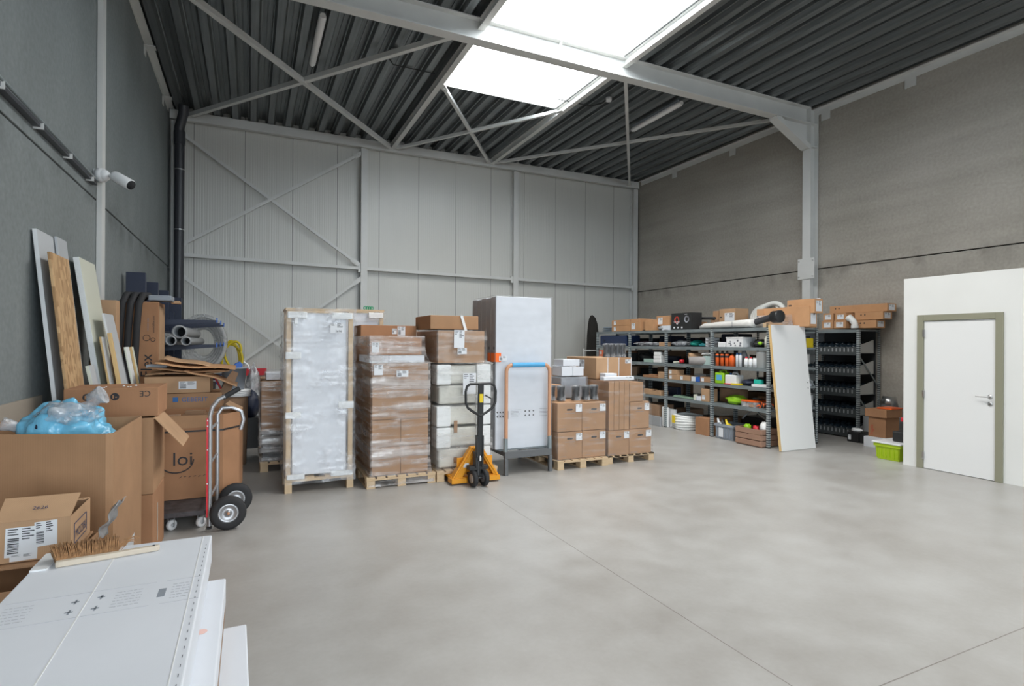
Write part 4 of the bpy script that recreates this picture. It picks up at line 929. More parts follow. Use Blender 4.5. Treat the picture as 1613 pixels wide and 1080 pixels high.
# leaning boards: (label, material, y0, y1, z top, thickness, base offset, edge material)
def lean(name, label, y0, y1, H, th, xb, m, xt=None, me=None, seedmat=None, dy=.0):
    xt = XL + .004 + th if xt is None else xt
    L = H; T = thing(name, label, 'board', (xb, (y0 + y1) / 2, 0), 0, 'boards leaning on the left wall')
    d = Vector((xt - xb, dy, H)).normalized(); n = d.cross(Vector((0, 1, 0))).normalized()
    if n.x > 0: n = -n
    p = Vector((xb, 0, 0.0)); q = Vector((xt, dy, H)); vs = [p + Vector((0, y, 0)) + n * t for t in (0, th) for y in (y0, y1)] + [q + Vector((0, y, 0)) + n * t for t in (0, th) for y in (y0, y1)]
    mb = MB(); mb.add(vs, [(0, 1, 5, 4), (2, 6, 7, 3), (0, 4, 6, 2), (1, 3, 7, 5), (4, 5, 7, 6), (0, 2, 3, 1)])
    for i, f in enumerate(mb.f):
        if i in (2, 3, 4) and me: mb.mi[i] = 1
    mb.build('board', [m] + ([me] if me else []), T, bevel=.002, seg=1); return T
lean('wall_panel', 'tall light grey panel, first of the boards leaning by the left wall', 5.50, 6.12, 2.55, .03, -1.25, m_panelg, xt=-1.50, me=m_whitep)
lean('wall_panel', 'tall grey panel tucked right behind the strand board', 5.90, 6.18, 2.56, .02, -1.20, mat('mid_grey_laminate', (.42, .44, .46), .5), xt=-1.475)
lean('strand_board', 'long narrow strand board leaning in front of the grey panel', 5.44, 5.93, 2.37, .02, -1.15, m_osb, xt=-1.40)
lean('cream_door', 'tall cream door blank leaning right of the strand board', 6.50, 7.08, 2.47, .05, -1.10, m_cream2, xt=-1.455, me=m_foamw)
lean('wall_panel', 'short grey board with pale edge between cream door and white panel', 6.45, 6.60, 1.72, .02, -1.0, m_panelg, xt=-1.27, me=m_edge)
lean('wall_panel', 'small greenish board leaning at the foot of the strand board', 6.15, 6.32, 1.46, .03, -1.02, m_panelg, xt=-1.30, me=m_cream2)
lean('wood_strip', 'thin yellow wooden strip between the leaning panels', 6.52, 6.57, 1.76, .03, -.93, m_edge, xt=-1.21)
lean('wall_panel', 'narrow pale blue grey panel leaning in front of the cream door', 6.60, 7.0, 1.95, .02, -.90, m_panelg, xt=-1.28, me=m_whitep)
lean('wall_panel', 'short white board leaning against the pale blue grey panel', 6.95, 7.12, 1.62, .02, -.87, m_white, xt=-1.16, me=m_cream2)
lean('wall_panel', 'short cream strip, last of the leaning boards before the tall box', 7.16, 7.24, 1.62, .025, -.86, m_cream2, xt=-1.14, me=m_edge)

# tall LaFlex box with foam tubes
T = thing('tall_cardboard_box', 'tall brown cardboard box with vertical LaFlex lettering', 'box', (-1.2, 8.0, 0))
MB().box(-1.45, -.985, 7.85, 8.4, 0, 2.15).build('body', m_cb3, T, bevel=.006)
MB().box(-.984, -.982, 7.90, 8.35, 0.2, 2.1).build('side_board', m_cb2, T)
text(T, 'LaFlex', (-1.05, 7.849, 1.10), (0, 0, 1), (-1, 0, 0), .165, m_ink)
text(T, 'www.laflex.com', (-1.025, 7.849, 1.78), (0, 0, 1), (-1, 0, 0), .032, m_ink); text(T, 'insulation tube', (-1.085, 7.849, 1.80), (0, 0, 1), (-1, 0, 0), .026, m_inkgrey)
for x, z, r in ((-1.105, 1.72, .035), (-1.04, 1.70, .022)): MB().tube([(x + r * math.cos(a), 7.848, z + r * math.sin(a)) for a in [i * PI / 8 for i in range(16)]], .003, 4, closed=True).build('round_symbol', m_ink, T)
T = carton('paler brown carton standing between the leaning boards and the tall lettered box', -1.50, -1.46, 8.0, 8.4, 0, 2.1, m_cb2, tape=None)
bpy.data.objects.remove(T.children[0]); MB().box(-1.53, -1.30, 7.27, 7.45, 0, 2.12).build('body', m_cb2, T, bevel=.005)
for i, (x, zt, zb_, lab) in enumerate(((-1.33, 2.22, 1.27, 'left'), (-1.25, 2.22, 1.18, 'middle'), (-1.17, 2.22, 1.16, 'right'))):
    T = thing('foam_tube', 'black foam insulation tube bent over the tall brown box, %s of three' % lab, 'tube', (x, 7.8, zb_), 0, 'black foam tubes over the tall box')
    sw = .10
    pts = [(x - sw * .3, 7.74, zb_), (x - sw * .35, 7.75, zb_ + .3), (x - sw * .2, 7.76, 1.85), (x, 7.76, 2.12), (x + .03, 7.83, 2.225), (x + .06, 8.0, 2.235), (x + .08, 8.12, 2.20)]
    MB().tube(pts, .036, 16).build('tube', m_rubber, T)
T = thing('film_roll', 'flat grey film-wrapped pack on top of the tall lettered box', 'package', (-1.0, 8.1, 2.15)); MB().box(-1.10, -.86, 7.9, 8.2, 2.17, 2.235).build('pack', m_greyp, T, bevel=.01)
T = carton('crumpled brown paper on top of the tall box, left of the foam tubes', -1.32, -1.26, 7.95, 8.05, 2.155, 2.25, m_cb2, tape=None, name='crumpled_paper', cat='paper'); 
T = carton('torn brown cardboard scrap at the right top of the tall box', -.90, -.80, 8.2, 8.35, 2.155, 2.19, m_cb2, tape=None, name='cardboard_scrap', cat='scrap')
# blue cantilever rack
T = thing('cantilever_rack', 'dark blue cantilever rack holding grey pipes by the left wall', 'rack', (-1.3, 10, 0))
for y, zt in ((8.9, 2.60), (10.05, 2.58), (11.3, 2.56)):
    MB().box(-1.49, -1.27, y, y + .1, 0, zt).build('post', m_navy, T, bevel=.004)
for y in (9.0, 10.15, 11.4):
    MB().box(-1.34, -1.20, y, y + .1, 0, 2.2).build('post', m_navy, T, bevel=.004)
    MB().box(-1.3, -.4, y, y + .5, .0, .12).build('base', m_navy, T, bevel=.004)
    for z in (.55, 1.1, 1.63, 1.985):
        MB().prism([(-1.20, z - .09), (-.43, z - .03), (-.43, z + .0), (-1.20, z + .0)], y + .02, y + .08, axis='y').build('arm', m_navy, T)
        MB().box(-.43, -.415, y + .02, y + .08, z - .03, z + .035).build('arm_tip', m_blue, T)
        mb = MB()
MB().box(-1.40, -1.12, 11.7, 11.85, 0, 2.47).build('end_post', m_navy, T)
for z in (.8, 1.8): MB().box(-1.28, -1.24, 9.1, 11.7, z, z + .05).build('tie_bar', m_navy, T)
for i, (x, r, z, ln, lab) in enumerate(((-1.10, .085, 1.63, 2.6, 'leftmost large grey pipe on the rack arms'), (-.945, .06, 1.63, 2.6, 'second grey pipe from the left on the rack arms'), (-.77, .055, 1.63, 2.6, 'third grey pipe from the left on the rack arms'), (-.845, .08, 1.715, 2.5, 'grey pipe lying on top of the others on the rack'))):
    z0_ = z + r if i < 3 else 1.808
    T = thing('plastic_pipe', lab, 'pipe', (x, 8.7, z), 0, 'grey pipes on the cantilever rack')
    y0 = 8.62; MB().lathe([(r * .86, .6), (r * .86, 0), (r, 0), (r * 1.0, .12), (r, ln), (r * .86, ln)], (x, y0, z0_), (0, 1, 0), 24).build('pipe', m_pvc, T)
    MB().lathe([(r * 1.0, 0), (r * 1.12, .002), (r * 1.12, .10), (r * 1.0, .12)], (x, y0, z0_), (0, 1, 0), 24).build('socket', m_pvc, T)
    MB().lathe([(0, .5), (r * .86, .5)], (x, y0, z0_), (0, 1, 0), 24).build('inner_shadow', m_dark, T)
for i in range(9):
    x = -.86 + (i % 5) * .085; z = .60 + .075 * (i // 5) + .03 * (i % 2); z = .575 + (i // 5) * .07
    T = thing('thin_pipe', 'thin grey conduit in the bundle low on the rack, number %s from the left wall side' % ('one', 'two', 'three', 'four', 'five', 'six', 'seven', 'eight', 'nine')[i], 'pipe', (x, 8.8, z), 0, 'thin conduits low on the rack')
    T['label'] = '%s thin grey conduit from the wall in the %s layer on the blue rack' % (('first', 'second', 'third', 'fourth', 'fifth')[i % 5], ('bottom', 'top')[i // 5])
    MB().lathe([(.026, 0), (.034, 0), (.034, 2.8), (.026, 2.8)], (x, 8.5 + .05 * (i % 3), z + .034 + (.0 if i < 5 else .0)), (0, 1, 0), 12).build('conduit', m_pvc if i % 3 else m_alu, T)
# coil of translucent hose and yellow hose hanging on the back wall side
T = thing('hose_coil', 'large coil of milky translucent hose hung behind the blue rack', 'hose', (-.62, 12.3, 1.2))
m_milky = film('milky_hose', (3, 3, 3), .42, tint=(.52, .53, .53), streak=.3, rough=.5)
mb = MB()
for k in range(10):
    R0 = .54 - .055 * (k % 5); y = 11.9 + k * .06
    mb.tube([(-.80 + R0 * .70 * math.cos(a), y + .05 * math.sin(a), 1.66 + R0 * .92 * math.sin(a)) for a in [i * PI / 20 for i in range(40)]], .04, 8, closed=True)
mb.build('coil', m_milky, T)
T = thing('yellow_hose', 'loosely looped yellow hose hanging by the far wall', 'hose', (-.3, 13.1, 1.1))
mb = MB(); pts = []
for i in range(80):
    a = i * .2; pts.append((-.33 + (.17 + .03 * math.sin(a * .37)) * math.cos(a), 13.26 + .0030 * i, 1.36 + (.30 + .04 * math.sin(a * .51)) * math.sin(a + .4 * math.cos(a * .3)) - .0))
mb.tube(pts, .026, 8); mb.build('hose', m_hosey, T)
# lower clutter by the rack: dark sacks, bucket, red strips, yellow straps
T = thing('dark_bag', 'heap of black bags under the yellow hose', 'bag', (-.28, 9.35, 0)); blob(-.28, 9.35, .60, .13, .3, .56, 12, .2).build('sack', m_black, T)
T = thing('red_rack_arm', 'thin red pole leaning across the black bags', 'pole', (-.4, 8.8, 0)); MB().tube([(-.62, 8.7, 1.38), (-.42, 8.68, 1.18), (-.30, 8.66, .92)], .014, 8).build('pole', m_red, T)
T = thing('yellow_strap', 'crumpled yellow strap lying on the grey conduits', 'strap', (-.6, 8.5, 1.1)); mb = MB(); rd = random.Random(8)
for k in range(5): mb.tube([(-.66 + rd.uniform(0, .12), 8.5 + rd.uniform(0, .1), 1.14 + rd.uniform(0, .06)) for _ in range(5)], .008, 5)
mb.build('strap', m_yel, T)
T = thing('pipe_rest', 'black crate full of scraps standing between bags and carton heap', 'crate', (-.6, 8.5, 0)); open_box(T, [(-.9, 8.35), (-.42, 8.35), (-.42, 8.75), (-.9, 8.75)], 0, 1.13, m=m_black)
T = thing('bucket', 'grey bucket stacked with white lids behind the carton heap', 'bucket', (-.12, 9.2, 0))
MB().lathe([(0, 0), (.13, 0), (.155, .28), (.165, .28), (.16, .30), (.13, .30), (0, .29)], (-.19, 8.6, 1.03), n=24).build('body', m_greyp, T)
for k in range(4): MB().lathe([(0, 0), (.2, 0), (.21, .018), (0, .018)], (-.18, 8.6, .935 + k * .023), n=24).build('white_lid', m_whitep, T)
MB().lathe([(0, 0), (.17, 0), (.19, .93), (0, .93)], (-.2, 8.6, 0), n=20).build('brown_tub', m_cb4, T)
T = thing('dustpan', 'blue plastic dustpan lying in the grey bucket', 'dustpan', (-.2, 8.6, 1.3)); MB().prism([(-.26, 1.26), (-.12, 1.28), (-.08, 1.36), (-.12, 1.41), (-.18, 1.38)], 8.55, 8.66, axis='y').build('pan', m_blue, T, bevel=.01); MB().tube([(-.07, 8.62, 1.40), (-.02, 8.62, 1.36), (.0, 8.62, 1.30)], .012, 8).build('handle', m_whitep, T)
T = thing('red_barrier', 'short red metal rail on the far wall left of the crates', 'rail', (.05, 13.2, 1.0)); MB().box(-.12, .35, 13.64, 13.728, .94, 1.09).build('bar', m_red, T); MB().bar((.03, 13.69, .60), (.20, 13.69, .74), .05, .07).build('stay', m_red, T)
T = thing('black_machine', 'black round motor unit standing behind the strapped big box', 'machine', (0, 10, 0)); blob(.02, 9.9, .68, .14, .2, .22, 5, .12).build('casing', m_navy, T); MB().box(-.1, .14, 9.75, 10.05, 0, .48).build('stand', m_black, T)
T = thing('plastic_sheet', 'crumpled clear plastic hanging behind the bucket', 'plastic', (.05, 9.9, .4)); blob(.06, 10.5, .64, .13, .1, .62, 15, .3).build('film', m_bag, T)
# cartons of load: lettered box stack behind the hand truck
T = carton('plain brown carton under the blue-lettered one, mostly hidden', -.95, -.30, 6.95, 7.5, 0, .95, m_cb4)
T = thing('cardboard_box', 'brown carton lettered GEBERIT in blue, with a blue square', 'box', (-.65, 7.2, .955)); MB().box(-1.0, -.27, 6.92, 7.45, .955, 1.125).build('body', m_cb, T, bevel=.004)
text(T, 'GEBERIT', (-.655, 6.919, 1.035), (1, 0, 0), (0, 0, 1), .066, m_inkblue); MB().box(-.735, -.685, 6.917, 6.9185, 1.035, 1.085).build('square_mark', m_inkblue, T)
T = thing('cardboard_box', 'flat brown carton with a white label resting on the blue-lettered carton', 'box', (-.65, 7.2, 1.13)); MB().box(-.99, -.385, 6.90, 7.45, 1.13, 1.305).build('body', m_cb2, T, bevel=.004); sticker(T, (-.68, 6.899, 1.17), (1, 0, 0), (0, 0, 1), .165, .085, 91)
rd = random.Random(2)
for i, (x0, x1, y0, y1, z, tilt, lab) in enumerate(((-.99, -.20, 6.95, 7.5, 1.33, .02, 'lowest flattened cardboard sheet on the carton heap'), (-.97, -.25, 6.88, 7.4, 1.375, -.03, 'second flattened cardboard sheet, sagging to the right'), (-.90, -.14, 6.85, 7.35, 1.42, -.05, 'third flattened cardboard sheet with curled edge'), (-.84, -.34, 7.0, 7.4, 1.465, -.08, 'topmost flattened cardboard sheet on the carton heap'), (-.62, -.12, 6.76, 7.1, 1.325, -.12, 'narrow folded cardboard strip hanging over the heap edge'))):
    T = thing('cardboard_sheet', lab, 'cardboard', ((x0 + x1) / 2, y0, z), 0, 'flattened cardboard on the heap')
    MB().sheet(lambda a, b: (x0 + a * (x1 - x0), y0 + b * (y1 - y0), z + tilt * (a - .3) * 1.4 + .012 * math.sin(a * 7 + i) + .02 * b), 12, 4).build('sheet', (m_cb2, m_cb, m_cborange)[i % 3], T, solid=.008)
T = thing('torn_cardboard', 'torn upright cardboard piece at the right end of the heap', 'cardboard', (-.2, 7.0, 1.1)); MB().add([(-.30, 6.98, 1.10), (-.20, 6.95, 1.10), (-.11, 6.97, 1.33), (-.17, 7.0, 1.36), (-.24, 7.0, 1.25)], [(0, 1, 2, 3, 4)]).build('sheet', m_cb4, T, solid=.008)
T = carton('small silver-grey wrapped stack left on the flattened sheets', -.99, -.80, 7.0, 7.2, 1.40, 1.43, m_greyp, tape=None, name='film_pack', cat='package')
# big octagonal box on dolly
T = thing('big_cardboard_box', 'open brown box with black strap and cut-off corners behind the hand truck', 'box', (-.42, 6.5, .17))
OB = [(-.80, 6.17), (-.23, 6.17), (-.09, 6.38), (-.06, 6.75), (-.18, 6.86), (-.80, 6.86)]
open_box(T, OB, .175, .97, m=m_cb3, th=.008); flap(T, (-.09, 6.38, .97), (-.06, 6.75, .97), .15, 150, m_cb2, inset=.02, out=(1, 0, 0)); flap(T, (-.80, 6.17, .97), (-.35, 6.17, .97), .12, -88, m_cb, inset=.0, out=(0, -1, 0))
mb = MB()
for a, b in zip(OB[:4], OB[1:5]):
    a, b = Vector((*a, .82)), Vector((*b, .82)); n = (b - a).cross(Vector((0, 0, 1))).normalized() * .003; mb.bar(a + n, b + n, .003, .016)
mb.build('strap', m_black, T)
text(T, 'loi', (-.66, 6.169, .50), (1, 0, 0), (0, 0, 1), .18, m_ink)
MB().tube([(-.62 + .14 * math.cos(a), 6.168, .55 + .12 * math.sin(a)) for a in [PI + i * PI / 12 for i in range(13)]], .006, 5).build('smile_print', m_ink, T)
mb = MB()
for k in range(6): mb.bar((-.6 + .04 * k, 6.168, .38 + .008 * (k % 2)), (-.58 + .04 * k, 6.168, .392), .004, .006, (0, 1, 0))
mb.build('printing', m_ink, T)
for i, (x, y, z, a, lab) in enumerate(((-.66, 6.4, .93, .1, 'folded carton scrap left inside the strapped box'), (-.45, 6.5, .955, -.12, 'folded carton scrap in the middle of the strapped box'), (-.25, 6.55, .93, .2, 'folded carton scrap right inside the strapped box'))):
    T = thing('cardboard_scrap', lab, 'cardboard', (x, y, z), a); MB().box(-.14, .13, -.1, .1, -.02, .0).box(-.12, .05, -.08, .02, .0, .03).build('scrap', (m_cb4, m_cbin, m_cb)[i], T, world=False)
T = thing('wheeled_dolly', 'black flat dolly on small white castors under the strapped box', 'dolly', (-.55, 6.25, 0))
MB().box(-.88, -.325, 5.72, 6.88, .125, .17).build('platform', mat('worn_black_ply', (.055, .05, .055), .6, nscale=14, namt=.5), T, bevel=.006)
for x, y in ((-.39, 5.80), (-.62, 5.80), (-.39, 6.8), (-.8, 6.8)):
    f_ = MB().box(x - .035, x + .035, y - .035, y + .035, .115, .125); f_.prism([(y - .02, .115), (y + .02, .115), (y + .01, .04), (y - .01, .04)], x - .026, x - .022, axis='x'); f_.prism([(y - .02, .115), (y + .02, .115), (y + .01, .04), (y - .01, .04)], x + .022, x + .026, axis='x')
    q = f_.build('castor', m_alu, T); MB().lathe([(.02, -.018), (.042, -.018), (.046, -.01), (.046, .01), (.042, .018), (.02, .018)], (x, y, .047), (1, -.9, 0), 18).build('castor_wheel', m_whitep, q)
# hand truck
T = thing('hand_truck', 'aluminium hand truck with red strip and two black pneumatic wheels', 'hand truck', (-.2, 5.85, 0))
def rail(y, m1, nm, grip_end, red=False):
    x = -.315
    MB().tube([(x, y, .04), (x, y, 1.02), (x + .02, y, 1.10), (x + .07, y, 1.165), (x + .12, y, 1.19)], .019, 10).build(nm, m1, T)
    if red: MB().box(x - .026, x - .012, y - .021, y + .02, .12, 1.0).build('red_strip', m_red, T)
    for z in (.42, .72, .93, .98): MB().box(x - .022, x - .012, y - .0225, y - .02, z - .005, z + .005).build('rivet', m_whitep, T)
    MB().tube([(x + .10, y, 1.175), (x + .15, y + .02, 1.205), (x + .235, y + .04, 1.255)], [.02, .024, .022], 10).build('grip', m_rubber, T)
rail(5.66, m_alu, 'rail', 0, True)
x = -.275
MB().tube([(x, 6.09, .05), (x, 6.09, .98), (x + .04, 6.10, 1.04), (x + .12, 6.11, 1.04), (x + .205, 6.11, 1.0), (x + .225, 6.11, .92), (x + .20, 6.11, .82)], .018, 10).build('rail', m_alu, T)
for z in (.30, .60, .90): MB().tube([(-.31, 5.66, z), (-.28, 6.09, z)], .012, 8).build('cross_bar', m_alu, T)
MB().box(-.335, -.30, 5.68, 6.09, .004, .016).build('toe_plate', m_black, T)
MB().cyl((-.17, 5.60, .15), (-.12, 6.13, .15), .012).build('axle', m_alu, T)
for (x, y) in ((-.165, 5.62), (-.115, 6.10)):
    ax = (-.08, 1, 0)
    wq = MB().lathe([(.085, -.035), (.12, -.042), (.142, -.03), (.15, -.012), (.15, .012), (.142, .03), (.12, .042), (.085, .035)], (x, y, .15), ax, 32).build('wheel', m_rubber, T)
    MB().lathe([(0, -.03), (.016, -.03), (.02, -.016), (.05, -.012), (.066, -.025), (.086, -.034), (.086, .034), (0, .03)], (x, y, .15), ax, 24).build('rim', m_alu, wq)
    MB().lathe([(0, -.045), (.012, -.045), (.012, -.02), (0, -.02)], (x, y, .15), ax, 12).build('hub_cap', m_copper, wq)
# ============================================================ SHELVING
LV = (.62, .975, 1.295, 1.635, 1.965)
PY = (6.46, 7.69, 8.94, 10.14, 11.41)
def rack(label, x0, x1, pys, levels, zt, end_brace=True):
    T = thing('shelving_rack', label, 'shelving', ((x0 + x1) / 2, (pys[0] + pys[-1]) / 2, 0))
    for y in pys:
        for x, s_ in ((x0, 1), (x1, -1)):
            mb = MB(); mb.box(min(x, x + s_ * .004), max(x, x + s_ * .004), y - .0, y + .045, .01, zt, 0).box(min(x, x + s_ * .045), max(x, x + s_ * .045), y - .004, y, .01, zt, 0); mb.build('post', m_slot, T)
            MB().box(min(x - .004, x + s_ * .05), max(x - .004, x + s_ * .05), y - .008, y + .05, 0, .02).build('post_foot', m_black, T); MB().box(min(x - .004, x + s_ * .05), max(x - .004, x + s_ * .05), y - .008, y + .05, zt, zt + .012).build('post_cap', m_black, T)
    for z in levels:
        for a, b in zip(pys, pys[1:]):
            mb = MB().box(x0 + .006, x1 - .006, a + .05, b - .006, z - .012, z); mb.box(x0 + .004, x0 + .010, a + .047, b - .006, z - .055, z).box(x1 - .010, x1 - .004, a + .047, b - .006, z - .055, z).box(x0 + .05, x1 - .05, a + .005, a + .05, z - .03, z - .001)
            mb.build('shelf', m_galv, T)
    y = pys[0] + .02
    mb = MB()
    for z0, z1 in ((.2, .75), (.95, 1.5)): mb.bar((x0 + .03, y, z1), (x1 - .03, y, z0), .03, .004, (0, 1, 0))
    mb.build('side_brace', m_galv, T)
    return T
XA, XB_, XC, XD = 7.63, 8.21, 8.225, 8.81
rack('front row of grey slotted shelving in four bays, loaded with odds and ends', XA, XB_, PY, LV, 1.958)
T = rack('second row of grey slotted shelving directly behind the loaded front row', XC, XD, PY, LV, 1.958)
def ys(u, X=XA + .03): return on_x(u, 540, X).y
G = {}
def put(kind, label, cat, u0, u1, z, h, dep=.3, m=None, grp=None, off=.03, X=None, **k):
    """one boxy or round thing standing on a shelf; returns (T, x0, x1, y0, y1, z0, z1)"""
    x0 = (XA if X is None else X) + off; y1, y0 = ys(u0, x0), ys(u1, x0); return x0, x0 + dep, y0, y1, z, z + h
def pbox(label, u0, u1, z, h, dep=.3, m=m_cb2, off=.03, X=None, stick=0, name='cardboard_box', cat='box', grp=None, bev=.004, tape=None):
    x0, x1, y0, y1, z0, z1 = put('', '', '', u0, u1, z, h, dep, off=off, X=X)
    T = carton(label, x0, x1, y0, y1, z0 + .001, z1, m, group=grp, tape=tape, name=name, cat=cat, bev=bev)
    if stick:
        W = y1 - y0; s_ = min(W * .38, h * .7)
        sticker(T, (x0 - .001, y1 - W * .12, z0 + h * .15), (0, -1, 0), (0, 0, 1), s_, s_ * 1.0, int(u0), stick - 1)
    return T
def pcyl(label, cat, u, z, r, prof, m, cap=None, off=None, name='bottle', grp=None, n=18, mc=None, band=None, X=None):
    x = (XA if X is None else X) + (r + .03 if off is None else off); y = ys(u, x)
    T = thing(name, label, cat, (x, y, z), 0, grp)
    MB().lathe([(a * r, b) for a, b in prof], (0, 0, .001), n=n).build('body', m, T, world=False)
    if cap: MB().lathe([(a, b) for a, b in cap], (0, 0, 0), n=n).build('cap', mc or m_black, T, world=False)
    if band: MB().lathe([(r * 1.01, band[0]), (r * 1.01, band[1])], (0, 0, 0), n=n).build('band', band[2], T, world=False)
    return T
L1, L2, L3, L4, L5 = LV
# --- bay nearest the leaning panel (u 1122-1211)
T = pbox('small grey plastic box beside the white speckled tub', 1131, 1142, L4, .09, .15, m_whitep, name='plastic_box')
T = pbox('white plastic tub with dark dots and a lid, on the upper shelf', 1144, 1170, L4, .17, .30, m_whitep, name='plastic_tub', cat='tub')
x0, x1, y0, y1, z0, z1 = put('', '', '', 1144, 1170, L4, .17, .30)
MB().box(x0 - .008, x1 + .008, y0 - .008, y1 + .008, z1 - .018, z1 + .004).build('lid', m_white, T, bevel=.004)
mb = MB(); rd = random.Random(1)
for k in range(9): mb.cyl((x0 - .003, y0 + .05 + rd.random() * (y1 - y0 - .1), z0 + .03 + rd.random() * .1), (x0 - .001, y0, z0), .0, 3) if False else mb.lathe([(0, 0), (.012 + .01 * rd.random(), 0), (0, .001)], (x0 - .001, y0 + .05 + rd.random() * (y1 - y0 - .1), z0 + .03 + rd.random() * .09), (-1, 0, 0), 8)
mb.build('dot_pattern', m_inkgrey, T)
def heap(label, cat, u0, u1, z, h, m, seed, dep=.3, off=.06, name='bag', amp=.35, X=None, bag=None):
    x0, x1, y0, y1, z0, z1 = put('', '', '', u0, u1, z, h, dep, off=off, X=X)
    T = thing(name, label, cat, ((x0 + x1) / 2, (y0 + y1) / 2, z))
    mb = blob(0, 0, h * .5, dep / 2, (y1 - y0) / 2, h / 2, seed, amp, 20, 12)
    for p in mb.v: p.z = max(p.z, .001)
    mb.build('body', m, T, world=False); return T
T = heap('black tangle of tools with a lime green float, on the upper shelf', 'tool', 1181, 1205, L4, .13, m_black, 3, name='tool_heap'); MB().lathe([(0, -.03), (.03, -.02), (.038, 0), (.03, .02), (0, .03)], (7.68, ys(1196), L4 + .07), n=14).build('green_float', m_green, T)
pcyl('pale yellow bottle next to the near post on the upper shelf', 'bottle', 1208, L4, .035, [(0, 0), (1, 0), (1, .15), (.5, .17), (.5, .19), (0, .19)], m_cream2)
for i, (u, lab) in enumerate(((1130.5, 'orange aerosol can nearest the middle post'), (1138, 'second orange aerosol can from the middle post'), (1145.5, 'third orange aerosol can, half hidden by the orange drum'))):
    pcyl(lab + ' on the bottle shelf', 'can', u, L3, .036, [(0, 0), (1, 0), (1, .20), (.8, .215), (0, .215)], m_orange, [(0, .21), (.022, .21), (.02, .27), (0, .275)], mc=m_black, band=(.15, .19, m_ink), name='spray_can', grp='orange aerosol cans')
pcyl('round orange drum bottle on the bottle shelf', 'bottle', 1154, L3, .055, [(0, 0), (1, 0), (1, .16), (.7, .19), (0, .19)], m_orange, [(0, .19), (.02, .19), (.02, .21), (0, .21)], mc=m_orange, name='orange_bottle')
for i, (u, c, lab) in enumerate(((1161.5, m_paper, 'slim pale blue bottle right of the orange drum'), (1166.5, m_whitep, 'slim white bottle with blue cap beside the pale blue one'))):
    pcyl(lab, 'bottle', u, L3, .026, [(0, 0), (1, 0), (1, .19), (.6, .21), (0, .21)], c, [(0, .205), (.016, .205), (.016, .235), (0, .235)], mc=m_inkblue)
pcyl('clear grey jug behind the white bottles', 'jug', 1172, L3, .06, [(0, 0), (1, 0), (1, .2), (.6, .26), (0, .26)], m_pvc, [(0, .26), (.03, .26), (.03, .285), (0, .285)], mc=m_greyp, name='jug', off=.2)
for u, lab in ((1176, 'white bottle with red cap, nearer the orange drum'), (1183, 'white bottle with red cap, nearer the white bucket')):
    pcyl(lab, 'bottle', u, L3, .04, [(0, 0), (1, 0), (1, .12), (.6, .15), (0, .15)], m_white, [(0, .15), (.022, .15), (.022, .175), (0, .175)], mc=m_red, band=(.05, .09, m_paper), grp='white bottles with red caps')
pcyl('white jar between the capped bottles and the bucket', 'jar', 1190, L3, .045, [(0, 0), (1, 0), (1, .12), (.8, .14), (0, .14)], m_whitep, [(0, .14), (.036, .14), (.036, .16), (0, .16)], mc=m_white, name='jar')
T = pcyl('large white bucket with lid on the bottle shelf', 'bucket', 1203, L3, .115, [(0, 0), (.92, 0), (1, .24), (1.04, .24), (1.04, .265), (0, .27)], m_white, name='bucket', n=28); MB().tube([(.0 + .12 * math.cos(a), .12 * math.sin(a), .24 - .06 * math.sin(a) * 0) for a in [PI + i * PI / 10 for i in range(11)]], .003, 5).build('wire_handle', m_chrome, T, world=False)
def jerry(label, u0, u1, z, h, m, mc, lab=None, dep=.2):
    x0, x1, y0, y1, z0, z1 = put('', '', '', u0, u1, z, h, dep); T = thing('jerrycan', label, 'canister', ((x0 + x1) / 2, (y0 + y1) / 2, z)); hx, hy = (x1 - x0) / 2, (y1 - y0) / 2
    MB().box(-hx, hx, -hy, hy, .001, h * .82).build('body', m, T, world=False, bevel=.018, seg=4)
    mb = MB(); mb.tube([(0, -hy * .75, h * .8), (0, -hy * .6, h * .97), (0, hy * .2, h * .97), (0, hy * .35, h * .8)], .013, 8); mb.build('handle', m, T, world=False)
    MB().cyl((0, hy * .65, h * .8), (0, hy * .65, h * .94), .02, 14).build('cap', mc, T, world=False)
    if lab: MB().box(-hx - .002, -hx, -hy * .6, hy * .6, h * .25, h * .65).build('label_patch', lab, T, world=False)
jerry('lime green jerrycan with a blue label', 1126, 1140, L2, .245, m_green, m_green, m_lblue); jerry('whitish jerrycan with blue cap beside the lime green one', 1142, 1159, L2, .21, m_whitep, m_inkblue)
pbox('flat red packet lying in front of the whitish jerrycan', 1140, 1151, L2, .02, .1, m_red, off=.005, name='packet', cat='packet'); pbox('flat yellow packet lying at the shelf edge', 1151, 1164, L2, .03, .1, m_yel, off=.005, name='packet', cat='packet')
heap('dark navy bag slumped on the middle shelf', 'bag', 1163, 1187, L2, .11, m_navy, 6)
pbox('white tray with papers at the right of the middle shelf', 1184, 1209, L2, .045, .3, m_whitep, name='tray', cat='tray'); pbox('turquoise block lying on the white tray', 1187, 1198, L2 + .047, .075, .09, m_teal, off=.06, name='sponge_box', cat='box', bev=.012)
pbox('large dull brown carton at the back of the second lowest shelf', 1134, 1166, L1, .26, .2, m_cb4, off=.30)
heap('shiny lime green bag on the second lowest shelf', 'bag', 1139, 1167, L1, .16, m_green, 9, dep=.28)
T = pbox('clear storage box with an orange lid and small parts', 1168, 1190, L1, .09, .3, m_bag, name='storage_box'); x0, x1, y0, y1, z0, z1 = put('', '', '', 1168, 1190, L1, .09, .3)
MB().box(x0 - .005, x1, y0 - .005, y1 + .005, z1, z1 + .025).build('lid', m_orange, T, bevel=.004); MB().box(x0 + .02, x1 - .02, y0 + .02, y1 - .02, z0 + .01, z0 + .06).build('content', m_cborange, T)
